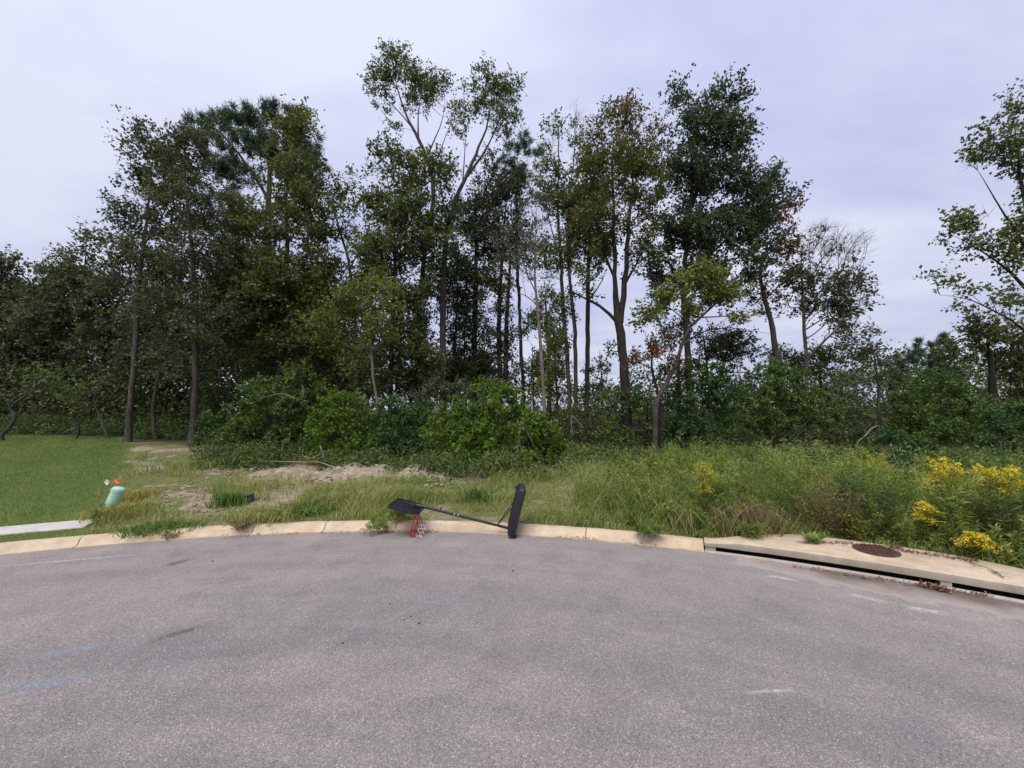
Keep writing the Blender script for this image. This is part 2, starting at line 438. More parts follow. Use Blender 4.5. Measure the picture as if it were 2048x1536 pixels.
    # faded blue survey paint: three streaks
    def streak(p0, p1, w, seed, stg=0.38):
        p0 = np.array(p0[:2]); p1 = np.array(p1[:2]); ln = np.linalg.norm(p1 - p0); a = math.atan2(p1[1] - p0[1], p1[0] - p0[0])
        mpn = N('ShaderNodeMapping', vector_type='TEXTURE'); mpn.inputs['Location'].default_value = (*((p0 + p1) / 2), 0)
        mpn.inputs['Rotation'].default_value = (0, 0, a); mpn.inputs['Scale'].default_value = (ln / 2, w / 2, 1)
        L(P, mpn.inputs[0])
        ab = N('ShaderNodeVectorMath', operation='ABSOLUTE'); L(mpn.outputs[0], ab.inputs[0])
        s3 = N('ShaderNodeSeparateXYZ'); L(ab.outputs[0], s3.inputs[0])
        mxn = N('ShaderNodeMath', operation='MAXIMUM'); L(s3.outputs[0], mxn.inputs[0]); L(s3.outputs[1], mxn.inputs[1])
        f = N('ShaderNodeMapRange'); f.inputs['From Min'].default_value = 1.0; f.inputs['From Max'].default_value = 0.35; L(mxn.outputs[0], f.inputs['Value'])
        n = ramp(N, [(0.35, (0, 0, 0)), (0.62, (1, 1, 1))]); L(noise(9 + seed, 6, 0.7), n.inputs[0])
        k = N('ShaderNodeMath', operation='MULTIPLY'); L(f.outputs[0], k.inputs[0]); L(n.outputs[0], k.inputs[1])
        k2 = N('ShaderNodeMath', operation='MULTIPLY'); L(k.outputs[0], k2.inputs[0]); k2.inputs[1].default_value = stg
        return k2.outputs[0]
    for i, (a, bb, w) in enumerate([((20, 1322), (285, 1275), 0.10), ((-20, 1382), (215, 1345), 0.16), ((80, 1336), (120, 1322), 0.10), ((835, 1208), (935, 1194), 0.05)]):
        c = mixc(N, L, streak(gp(*a), gp(*bb), w, i), c, (0.17, 0.30, 0.46))
    # whitish scour marks near the drain
    for i, (a, bb, w) in enumerate([((1530, 1150), (1600, 1162), 0.09), ((1690, 1185), (1775, 1205), 0.10), ((1800, 1212), (1900, 1228), 0.12), ((1480, 1385), (1590, 1380), 0.04), ((-40, 1136), (300, 1107), 0.05)]):
        c = mixc(N, L, streak(gp(*a), gp(*bb), w, i + 7, 0.6), c, (0.66, 0.58, 0.53))
    # oil and tar spots
    for i, (a, bb, w) in enumerate([((325, 1133), (395, 1115), 0.16), ((330, 1130), (375, 1121), 0.10), ((290, 1285), (430, 1245), 0.12)]):
        c = mixc(N, L, streak(gp(*a), gp(*bb), w, i + 3, 0.85), c, (0.05, 0.045, 0.045))
    L(c, b.inputs['Base Color'])
    b.inputs['Roughness'].default_value = 0.86; b.inputs['Specular IOR Level'].default_value = 0.25
    bp = N('ShaderNodeBump'); bp.inputs['Strength'].default_value = 0.55; bp.inputs['Distance'].default_value = 0.006
    hm = N('ShaderNodeMath', operation='ADD'); L(vor.outputs['Distance'], hm.inputs[0]); L(vor2.outputs['Distance'], hm.inputs[1])
    inv = N('ShaderNodeMath', operation='MULTIPLY'); inv.inputs[1].default_value = -1; L(hm.outputs[0], inv.inputs[0])
    L(inv.outputs[0], bp.inputs['Height']); L(bp.outputs[0], b.inputs['Normal'])
    return m

def make_concrete(name, base, stain, warm=0.5):
    m, t, b, N, L = nodes(name)
    tcn = N('ShaderNodeTexCoord'); P = tcn.outputs['Object']
    def noise(sc, det=5, rough=0.6):
        n = N('ShaderNodeTexNoise'); n.inputs['Scale'].default_value = sc; n.inputs['Detail'].default_value = det; n.inputs['Roughness'].default_value = rough
        L(P, n.inputs['Vector']); return n.outputs['Fac']
    r = ramp(N, [(0.32, tuple(c * 0.82 for c in base)), (0.68, tuple(c * 1.1 for c in base))]); L(noise(5, 7), r.inputs[0])
    s = ramp(N, [(0.45, (0, 0, 0)), (0.72, (warm, warm, warm))]); L(noise(1.6, 6, 0.65), s.inputs[0])
    c = mixc(N, L, s.outputs[0], r.outputs[0], stain)
    sp = ramp(N, [(0.58, (0, 0, 0)), (0.72, (0.65, 0.65, 0.65))]); L(noise(26, 5, 0.7), sp.inputs[0])
    c = mixc(N, L, sp.outputs[0], c, tuple(x * 0.55 for x in stain))
    L(c, b.inputs['Base Color']); b.inputs['Roughness'].default_value = 0.88; b.inputs['Specular IOR Level'].default_value = 0.2
    bp = N('ShaderNodeBump'); bp.inputs['Strength'].default_value = 0.25; bp.inputs['Distance'].default_value = 0.006
    L(noise(70, 5), bp.inputs['Height']); L(bp.outputs[0], b.inputs['Normal'])
    return m

def make_ground():
    m, t, b, N, L = nodes('ground_soil')
    tcn = N('ShaderNodeTexCoord'); P = tcn.outputs['Object']
    def noise(sc, det=6, rough=0.6):
        n = N('ShaderNodeTexNoise'); n.inputs['Scale'].default_value = sc; n.inputs['Detail'].default_value = det; n.inputs['Roughness'].default_value = rough
        L(P, n.inputs['Vector']); return n.outputs['Fac']
    soil = ramp(N, [(0.3, (0.17, 0.13, 0.095)), (0.55, (0.30, 0.24, 0.185)), (0.75, (0.44, 0.365, 0.295))]); L(noise(6), soil.inputs[0])
    thatch = ramp(N, [(0.3, (0.07, 0.085, 0.03)), (0.6, (0.15, 0.15, 0.06)), (0.8, (0.24, 0.20, 0.10))]); L(noise(9), thatch.inputs[0])
    lawn = ramp(N, [(0.3, (0.07, 0.105, 0.03)), (0.6, (0.11, 0.155, 0.042)), (0.8, (0.17, 0.19, 0.065))]); L(noise(3.2, 8, 0.7), lawn.inputs[0])
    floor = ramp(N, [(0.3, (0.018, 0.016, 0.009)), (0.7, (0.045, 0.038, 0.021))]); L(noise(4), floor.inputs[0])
    at_s = N('ShaderNodeAttribute', attribute_name='soil'); at_l = N('ShaderNodeAttribute', attribute_name='lawn'); at_w = N('ShaderNodeAttribute', attribute_name='wood')
    c = mixc(N, L, at_s.outputs['Fac'], thatch.outputs[0], soil.outputs[0])
    c = mixc(N, L, at_l.outputs['Fac'], c, lawn.outputs[0])
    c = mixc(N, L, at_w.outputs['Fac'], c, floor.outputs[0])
    L(c, b.inputs['Base Color']); b.inputs['Roughness'].default_value = 0.95; b.inputs['Specular IOR Level'].default_value = 0.1
    bp = N('ShaderNodeBump'); bp.inputs['Strength'].default_value = 0.7; bp.inputs['Distance'].default_value = 0.03
    L(noise(24, 6, 0.7), bp.inputs['Height']); L(bp.outputs[0], b.inputs['Normal'])
    return m

def make_dirt(name, lo, mid, hi):
    m, t, b, N, L = nodes(name)
    tcn = N('ShaderNodeTexCoord'); P = tcn.outputs['Object']
    def noise(sc, det=7, rough=0.65):
        n = N('ShaderNodeTexNoise'); n.inputs['Scale'].default_value = sc; n.inputs['Detail'].default_value = det; n.inputs['Roughness'].default_value = rough
        L(P, n.inputs['Vector']); return n.outputs['Fac']
    r = ramp(N, [(0.3, lo), (0.5, mid), (0.72, hi)]); L(noise(5.5), r.inputs[0])
    L(r.outputs[0], b.inputs['Base Color']); b.inputs['Roughness'].default_value = 0.95; b.inputs['Specular IOR Level'].default_value = 0.1
    bp = N('ShaderNodeBump'); bp.inputs['Strength'].default_value = 0.9; bp.inputs['Distance'].default_value = 0.04
    L(noise(18), bp.inputs['Height']); L(bp.outputs[0], b.inputs['Normal'])
    return m

# ------------------------------------------------------------------ the turning circle: kerb line fitted to the photograph
CX, CY, RK = -1.988, -5.308, 11.946
def pw(th, d, z=0.0):                         # th degrees from +Y towards +X, d metres outside the kerb line
    th = np.radians(th); r = RK + np.asarray(d, float)
    return np.stack(np.broadcast_arrays(CX + r * np.sin(th), CY + r * np.cos(th), np.asarray(z, float)), -1)
def polar(x, y):
    return np.degrees(np.arctan2(np.asarray(x) - CX, np.asarray(y) - CY)), np.hypot(np.asarray(x) - CX, np.asarray(y) - CY) - RK

def lawn_w(x, y):
    s_ = (np.asarray(x) + 6.75) * -0.746 + (np.asarray(y) - 6.6) * -0.666 + 0.5 * (vnoise(x, y, 0.7, 9, 2) - 0.5)
    return S(s_, -0.15, 0.2) * (1 - S(y, 17.5, 19.5)) * S(-np.asarray(x), 5.2, 6.0)
def hz(x, y):                                 # ground level outside the kerb
    x = np.asarray(x, float); y = np.asarray(y, float)
    th, d = polar(x, y)
    h = 0.095 + 0.07 * S(d, 0.2, 2.0)
    h = h + 0.25 * S(y, 9.5, 17)
    h = h + 0.36 * S(-x, 6, 24) * np.clip((y - 6) / 13, 0, 1.1)
    lw_ = lawn_w(x, y)
    h = h + 0.10 * (vnoise(x, y, 0.5, 3, 3) - 0.5) * S(d, 0.5, 2.0) * (1 - 0.7 * lw_)
    h = h + 0.05 * (vnoise(x, y, 2.2, 5, 2) - 0.5) * S(d, 0.4, 1.5) * (1 - lw_)
    return h
def soil_w(x, y):
    n = vnoise(x, y, 0.85, 21, 3); n2 = vnoise(x, y, 2.7, 22, 2)
    s = S(n * 0.75 + n2 * 0.25, 0.53, 0.63)
    th, d = polar(x, y)
    s = np.maximum(s * (0.5 + 0.5 * S(d, 0.6, 2.0)), 0.8 * S(d, 3.1, 3.6) * (1 - S(d, 5, 6.0)) * S(th, -19, -16) * (1 - S(th, 3, 7)))
    return s * (1 - S(th, 16, 20))
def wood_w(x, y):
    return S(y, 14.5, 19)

M['asphalt'] = make_asphalt()
M['kerb'] = make_concrete('kerb_concrete', (0.49, 0.395, 0.285), (0.40, 0.265, 0.155), 0.75)
M['walk'] = make_concrete('pavement_concrete', (0.47, 0.44, 0.42), (0.5, 0.45, 0.42), 0.3)
M['slab'] = make_concrete('drain_concrete', (0.50, 0.405, 0.295), (0.32, 0.225, 0.145), 0.85)
M['lip'] = make_concrete('gutter_lip_concrete', (0.40, 0.355, 0.315), (0.22, 0.18, 0.15), 0.6)
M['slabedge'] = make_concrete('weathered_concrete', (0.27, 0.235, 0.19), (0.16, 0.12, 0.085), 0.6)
M['ground'] = make_ground()
M['dirt'] = make_dirt('dug_soil', (0.13, 0.10, 0.07), (0.27, 0.222, 0.165), (0.44, 0.375, 0.295))
M['mulch'] = make_dirt('dark_mulch', (0.06, 0.03, 0.022), (0.11, 0.06, 0.045), (0.17, 0.11, 0.085))
M['clod'] = make_dirt('brown_clod', (0.12, 0.085, 0.055), (0.23, 0.165, 0.11), (0.36, 0.28, 0.20))

# ground: polar sheet from under the kerb out to the horizon
ths = np.concatenate([np.arange(-180, -60, 4), np.arange(-60, 62, 0.35), np.arange(62, 181, 4)])
ths[-1] = 180.0
ds = np.concatenate([np.arange(0.12, 6, 0.09), np.arange(6, 20, 0.35), np.geomspace(20, 900, 34)])
TT, DD = np.meshgrid(ths, ds, indexing='ij')
PX = pw(TT, DD)
X, Y = PX[..., 0], PX[..., 1]
Z = hz(X, Y)
street = S(np.abs(TT), 152, 158) * (1 - S(np.abs(X - CX), 4.4, 5.2))
Z = Z * (1 - street) - 0.25 * street
under = S(TT, 22.0, 22.6) * (1 - S(TT, 45.4, 46.0)) * (1 - S(DD, 0.62, 0.72))      # dug out under the drain slab
Z = Z - 0.25 * under
PX[..., 2] = Z
nT, nD = TT.shape
ii = np.arange(nT - 1)[:, None] * nD + np.arange(nD - 1)[None, :]
Q = np.stack([ii, ii + 1, ii + nD + 1, ii + nD], -1).reshape(-1, 4)
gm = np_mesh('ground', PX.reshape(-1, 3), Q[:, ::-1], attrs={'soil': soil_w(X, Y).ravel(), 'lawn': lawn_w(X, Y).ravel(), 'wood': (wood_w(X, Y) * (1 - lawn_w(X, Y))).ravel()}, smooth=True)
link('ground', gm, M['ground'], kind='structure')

# road: disc of the turning circle with the street leaving behind the camera
mb = MB()
ring = [tuple(pw(a, 0.06)) for a in np.arange(-158, 158.1, 1.0)]
xe = 4.3
ring = ring + [(CX + xe, -120, 0), (CX - xe, -120, 0)]
mb.add([(x, y, 0) for x, y, *_ in ring], [tuple(range(len(ring)))[::-1]])
mb.build('road', M['asphalt'], kind='structure')

# kerb: cast segments with open joints, child pieces of the kerb
kerb = bpy.data.objects.new('kerb', None); COL.objects.link(kerb); kerb['kind'] = 'structure'
prof = [(-0.085, -0.12), (-0.085, 0.012), (-0.012, 0.016), (0.012, 0.022), (0.055, 0.078), (0.075, 0.094), (0.10, 0.102), (0.20, 0.104), (0.235, 0.098), (0.25, 0.085), (0.25, -0.12)]
def sweep_profile(pf, a0, a1, step=0.6, wob=0.0, seed=0):
    n = max(2, int(abs(a1 - a0) / step) + 1)
    A = np.linspace(a0, a1, n); k = len(pf)
    g = rng(seed)
    V = []
    for a in A:
        w = (vnoise([a * 1.7], [seed * 3.1], 1, 4)[0] - 0.5) * wob
        for d, z in pf:
            V.append(tuple(pw(a, d + w, z + (w * 0.5 if z > 0.05 else 0))))
    f = []
    for i in range(n - 1):
        for j in range(k - 1):
            f.append((i * k + j, (i + 1) * k + j, (i + 1) * k + j + 1, i * k + j + 1))
    f.append(tuple(range(k))); f.append(tuple((n - 1) * k + j for j in range(k))[::-1])
    return V, f
thj = []
for px, py in ((160, 1090), (506, 1066), (648, 1062), (790, 1061), (1172, 1074), (1408, 1098)):
    q = gp(px, py); thj.append(float(polar(q[0], q[1])[0]))
joints = [-150.0]
while joints[-1] < thj[0] - 16:
    joints.append(joints[-1] + 14.6)
joints += thj
for i in range(len(joints) - 1):
    a0, a1 = joints[i] + 0.028, joints[i + 1] - 0.028
    m2 = MB(); m2.add(*sweep_profile(prof, a0, a1, wob=0.012, seed=i))
    m2.build('kerb_segment', M['kerb'], kerb, smooth=True)
aa = 46.06
while aa < 148:
    m2 = MB(); m2.add(*sweep_profile(prof, aa + 0.028, aa + 14.5, wob=0.012, seed=int(aa)))
    m2.build('kerb_segment', M['kerb'], kerb, smooth=True)
    aa += 14.6

# pavement slabs on the left, ending where the lawn ends
walk = bpy.data.objects.new('pavement', None); COL.objects.link(walk); walk['kind'] = 'structure'
a = -21.9
k = 0
while a > -100:
    m2 = MB()
    q = pw(a - 3.5, 0.9); hh = float(hz(q[0], q[1])) + 0.012
    m2.add(*sweep_profile([(0.66, -0.05), (0.66, hh - 0.012), (0.672, hh), (1.088, hh + 0.02), (1.10, hh + 0.008), (1.10, -0.05)], a - 6.97, a, seed=k))
    m2.build('paving_slab', M['walk'], walk)
    a -= 7.0; k += 1

# ------------------------------------------------------------------ storm drain inlet with its slab and iron cover
A0, A1 = thj[-1] + 0.03, 46.0
drain = thing('storm_drain', 'long low concrete storm drain inlet with a black slot along the kerb', 'storm drain', tuple(pw(30, 0.2, 0)))
drain.location = (0, 0, 0)
def back_d(a_):                               # rear edge of the slab swells out behind the cover
    return 0.22 + 0.64 * S(a_, 23.2, 29.5) * (1 - 0.55 * S(a_, 34.5, 41))
n = 80; A = np.linspace(A0, A1, n); V = []
zt = 0.15
for a_ in A:
    bd = float(back_d(a_)); w = (vnoise([a_ * 2], [1.0], 1, 6, 2)[0] - 0.5) * 0.012
    lowr = 0.062; zl = 0.112 + (zt - 0.112) * float(S(a_, A0, A0 + 2.5))
    for d, z in ((0.03, lowr), (0.0 + w, lowr + 0.004), (0.002 + w, zl - 0.03), (0.016 + w, zl - 0.008), (0.045 + w, zl), (bd * 0.5, zl + 0.008), (bd - 0.02, zl + 0.014), (bd, zl + 0.004), (bd, 0.03), (0.2, lowr)):
        V.append(pw(a_, d, z))
kk = 10; f = []
for i in range(n - 1):
    for j in range(kk):
        f.append((i * kk + j, (i + 1) * kk + j, (i + 1) * kk + (j + 1) % kk, i * kk + (j + 1) % kk))
f.append(tuple(range(kk))); f.append(tuple((n - 1) * kk + j for j in range(kk))[::-1])
m2 = MB(); m2.add(V, f); o = m2.build('top_slab', M['slab'], drain, smooth=True)
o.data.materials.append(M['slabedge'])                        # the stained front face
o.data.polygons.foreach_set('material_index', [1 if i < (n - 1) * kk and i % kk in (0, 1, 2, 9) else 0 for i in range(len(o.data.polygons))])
m2 = MB(); m2.add(*sweep_profile([(-0.085, -0.3), (-0.085, 0.012), (-0.02, 0.017), (0.004, 0.013), (0.004, -0.3)], A0, A1, seed=5)); m2.build('gutter_lip', M['lip'], drain)
m2 = MB(); m2.add(*sweep_profile([(0.004, -0.3), (0.19, -0.3), (0.19, 0.06), (0.21, 0.06), (0.21, -0.32), (0.004, -0.32)], A0, A1, seed=6)); m2.build('catch_basin', M['void'], drain)
def pier(a_, wdt):
    m3 = MB(); m3.add(*sweep_profile([(0.015, -0.29), (0.015, 0.061), (0.15, 0.061), (0.15, -0.29)], a_ - wdt / 2, a_ + wdt / 2, step=0.1)); m3.build('pier', M['lip'], drain)
pier(A0 + 0.35, 0.62)
q = gp(1880, 1160); pier(float(polar(q[0], q[1])[0]), 0.42)
pier(44.8, 0.6)

cv = gp(1752, 1101, zt + 0.01)
CS = 0.78
cover = thing('manhole_cover', 'rusty brown round iron cover set in the drain slab', 'manhole cover', (cv[0], cv[1], zt + 0.014))
m2 = MB(); m2.lathe([(0.30, -0.006), (0.30, 0.006), (0.288, 0.008), (0.285, 0.003), (0.272, 0.003)], 40); m2.build('frame_ring', M['rust'], cover)
m2 = MB(); m2.lathe([(0.268, -0.004), (0.268, 0.006), (0.255, 0.008), (0.03, 0.010)], 40); m2.build('lid', M['rust'], cover)
m2 = MB()
for i in range(-4, 5):
    for j in range(-4, 5):
        if math.hypot(i, j) < 4.3 and (i or j):
            m2.box((i * 0.052, j * 0.052, 0.012), (0.03, 0.03, 0.006))
m2.build('tread_pattern', M['rust'], cover, kind='stuff')

cover.scale = (CS, CS, 1)
# ------------------------------------------------------------------ leaf and blade builders
def leafset(C, m, spread, L, Wd, g, cen=None, up=0.6, droop=0.15, base_rnd=None, jr=0.25, lv=0.35, rnd_dir=1.0):
    C = np.asarray(C, float); n = len(C)
    N = n * m
    off = g.normal(size=(N, 3)) * np.asarray(spread)
    P = np.repeat(C, m, 0) + off
    ax = g.normal(size=(N, 3)) * rnd_dir + norm(off) * 0.6
    if cen is not None:
        ax = ax + norm(P - cen) * 0.5
    ax[:, 2] -= droop
    ax = norm(ax)
    nr = g.normal(size=(N, 3)) * 0.75; nr[:, 2] += up
    sd_ = norm(np.cross(ax, nr)); nn = np.cross(sd_, ax)
    ln = (L * (1 + lv * (g.random(N) - 0.5) * 2))[:, None]; wd = ln * (Wd / L)
    fold = wd * 0.18
    V = np.stack([P, P + ax * ln * 0.45 + sd_ * wd * 0.5 + nn * fold, P + ax * ln, P + ax * ln * 0.45 - sd_ * wd * 0.5 + nn * fold], 1).reshape(-1, 3)
    F = np.arange(N * 4).reshape(-1, 4)
    br = np.repeat(base_rnd if base_rnd is not None else g.random(n), m)
    rnd = np.clip(br * (1 - jr) + g.random(N) * jr, 0, 1)
    return V, F, np.repeat(rnd, 4)

def twigset(C, dirs, m, k, tl, L, Wd, g, base_rnd, up=0.5, flat=0.8):
    """Each cluster throws k short twigs; the leaves sit along them. Returns leaves and twig slivers."""
    n = len(C); K = n * k
    td = norm(np.repeat(dirs, k, 0) * 0.55 + norm(g.normal(size=(K, 3))) * np.array([1, 1, flat]) + np.array([0, 0, 0.22]))
    ln = tl * (0.55 + 0.75 * g.random(K))
    A = np.repeat(C, k, 0) + g.normal(size=(K, 3)) * tl * 0.12
    B = A + td * ln[:, None]
    sv = norm(np.cross(td, g.normal(size=(K, 3)))) * 0.006
    TV = np.stack([A - sv, A + sv, B], 1).reshape(-1, 3)
    per = max(2, int(round(m / k))); N = K * per
    t = (g.random((K, per)) ** 0.75 * 1.05).reshape(-1)
    P = np.repeat(A, per, 0) + np.repeat(td * ln[:, None], per, 0) * t[:, None] + g.normal(size=(N, 3)) * tl * 0.10
    ax = norm(np.repeat(td, per, 0) * 0.5 + g.normal(size=(N, 3)) * 0.8 - np.array([0, 0, 0.2]))
    nr = g.normal(size=(N, 3)) * 0.8; nr[:, 2] += up
    sd_ = norm(np.cross(ax, nr)); nn = np.cross(sd_, ax)
    l_ = (L * (0.65 + 0.7 * g.random(N)))[:, None]; wd = l_ * (Wd / L); fold = wd * 0.15
    V = np.stack([P, P + ax * l_ * 0.45 + sd_ * wd * 0.5 + nn * fold, P + ax * l_, P + ax * l_ * 0.45 - sd_ * wd * 0.5 + nn * fold], 1).reshape(-1, 3)
    rnd = np.clip(np.repeat(np.repeat(base_rnd, k) * 0.75 + g.random(K) * 0.15, per) + g.random(N) * 0.12, 0, 1)
    return V, np.arange(N * 4).reshape(-1, 4), np.repeat(rnd, 4), TV, np.arange(K * 3).reshape(-1, 3)

def needles(C, dirs, m, L, Wd, g, base_rnd):   # tufts of long needles pointing out along the twig
    n = len(C); N = n * m
    P = np.repeat(C, m, 0) + g.normal(size=(N, 3)) * 0.10
    ax = norm(np.repeat(dirs, m, 0) * 0.55 + g.normal(size=(N, 3)) * 0.75 + np.array([0, 0, 0.25]))
    sd_ = norm(np.cross(ax, g.normal(size=(N, 3))))
    ln = (L * (0.7 + 0.6 * g.random(N)))[:, None]
    V = np.stack([P - sd_ * Wd / 2, P + sd_ * Wd / 2, P + ax * ln], 1).reshape(-1, 3)
    rnd = np.clip(np.repeat(base_rnd, m) * 0.7 + g.random(N) * 0.3, 0, 1)
    return V, np.arange(N * 3).reshape(-1, 3), np.repeat(rnd, 3)

def blades(P, L, Wd, lean, g, bend=0.5, heading=None, rnd=None):
    N = len(P)
    a_ = g.random(N) * 2 * math.pi if heading is None else heading + g.normal(size=N) * 0.7
    L = np.broadcast_to(L, (N,)).astype(float); lean = np.broadcast_to(lean, (N,)).astype(float)
    dirn = np.stack([np.cos(a_), np.sin(a_), np.zeros(N)], 1)
    f = g.random(N) * 2 * math.pi
    sd_ = np.stack([np.cos(f), np.sin(f), np.zeros(N)], 1) * (np.broadcast_to(Wd, (N,))[:, None] * 0.5)
    upv = np.array([0, 0, 1.0])
    mid = P + dirn * (L * lean * 0.35)[:, None] + upv * (L * 0.58)[:, None]
    zt_ = np.clip(1 - bend * lean * (0.5 + g.random(N)), 0.15, 1)
    tip = P + dirn * (L * lean)[:, None] + upv * (L * zt_)[:, None]
    V = np.stack([P - sd_, P + sd_, mid + sd_ * 0.8, mid - sd_ * 0.8, tip], 1).reshape(-1, 3)
    b = np.arange(N)[:, None] * 5
    Q_ = b + np.array([[0, 1, 2, 3]]); T_ = b + np.array([[3, 2, 4]])
    r = g.random(N) if rnd is None else rnd
    return V, Q_, T_, np.repeat(np.clip(r, 0, 1), 5)

# ------------------------------------------------------------------ tree builder
def grow(tn, tpar, C, g, bf=0.3, seg=0.55, sag=0.06):
    """Joins leaf clusters C to trunk nodes by a balanced spanning tree; returns nodes, parents, the node of each cluster."""
    pos = [np.array(p) for p in tn]; par = list(tpar)
    plen = []
    for i, p in enumerate(pos):
        plen.append(0 if par[i] < 0 else plen[par[i]] + np.linalg.norm(p - pos[par[i]]))
    n = len(C); best = np.full(n, 1e9); bn = np.zeros(n, int); done = np.zeros(n, bool); nodeof = np.zeros(n, int)
    def upd(idx):
        Pn = np.array([pos[i] for i in idx]); pl = np.array([plen[i] for i in idx])
        D = C[:, None, :] - Pn[None]
        dist = np.linalg.norm(D, axis=-1); dh = np.hypot(D[..., 0], D[..., 1])
        cost = dist + bf * pl + 1.3 * np.maximum(0, 0.35 * dh - D[..., 2])
        j = cost.argmin(1); c = cost[np.arange(n), j]
        better = (c < best) & ~done
        best[better] = c[better]; bn[better] = np.array(idx)[j][better]
    st = [i for i in range(len(pos))]
    upd(st)
    for _ in range(n):
        i = int(np.where(done, 1e12, best).argmin())
        b = bn[i]; B = pos[b]; d = C[i] - B; ln = np.linalg.norm(d)
        k = max(1, int(math.ceil(ln / seg)))
        side = g.normal(size=3) * 0.07 * ln; side[2] -= sag * ln
        prev = b; new = []
        for t in range(1, k + 1):
            s = t / k
            p = B + d * s + side * (4 * s * (1 - s)) * 0.8
            pos.append(p); par.append(prev); plen.append(plen[prev] + np.linalg.norm(p - pos[prev])); prev = len(pos) - 1; new.append(prev)
        done[i] = True; nodeof[i] = prev
        upd(new)
    return np.array(pos), np.array(par), nodeof

def branch_mesh(pos, par, ntrunk, rmax, r0=0.008, expo=2.25):
    n = len(pos); acc = np.zeros(n); r = np.zeros(n)
    for i in range(n - 1, ntrunk - 1, -1):
        rr = acc[i] ** (1 / expo) if acc[i] > 0 else r0
        r[i] = rr; acc[par[i]] += rr ** expo
    idx = np.arange(ntrunk, n); p = par[idx]
    ra = np.where(p < ntrunk, r[idx] * 1.35, np.minimum(r[p], r[idx] * 1.3)); rb = r[idx].copy()
    cap = np.broadcast_to(rmax, (n,))[idx]
    ra = np.minimum(ra, cap); rb = np.minimum(rb, cap)
    Vs, Qs, base = [], [], 0
    for k, lo, hi in ((3, 0, 0.014), (4, 0.014, 0.035), (7, 0.035, 9)):
        m_ = (rb >= lo) & (rb < hi)
        if not m_.any():
            continue
        A_ = pos[p[m_]]; B_ = pos[idx[m_]]
        T = norm(B_ - A_); A_ = A_ - T * 0.3 * rb[m_][:, None]
        ref = np.where(np.abs(T[:, 2:3]) > 0.9, np.array([[1.0, 0, 0]]), np.array([[0, 0, 1.0]]))
        U = norm(np.cross(ref, T)); Vv = np.cross(T, U)
        an = np.linspace(0, 2 * math.pi, k, endpoint=False)
        cs = np.cos(an)[None, :, None] * U[:, None] + np.sin(an)[None, :, None] * Vv[:, None]
        R0 = A_[:, None] + cs * ra[m_][:, None, None]; R1 = B_[:, None] + cs * rb[m_][:, None, None]
        V_ = np.concatenate([R0, R1], 1).reshape(-1, 3)
        b = base + np.arange(m_.sum())[:, None, None] * 2 * k
        j = np.arange(k)
        q_ = np.stack([j, (j + 1) % k, k + (j + 1) % k, k + j], -1)[None]
        Vs.append(V_); Qs.append((b + q_).reshape(-1, 4)); base += len(V_)
    return np.concatenate(Vs), np.concatenate(Qs)

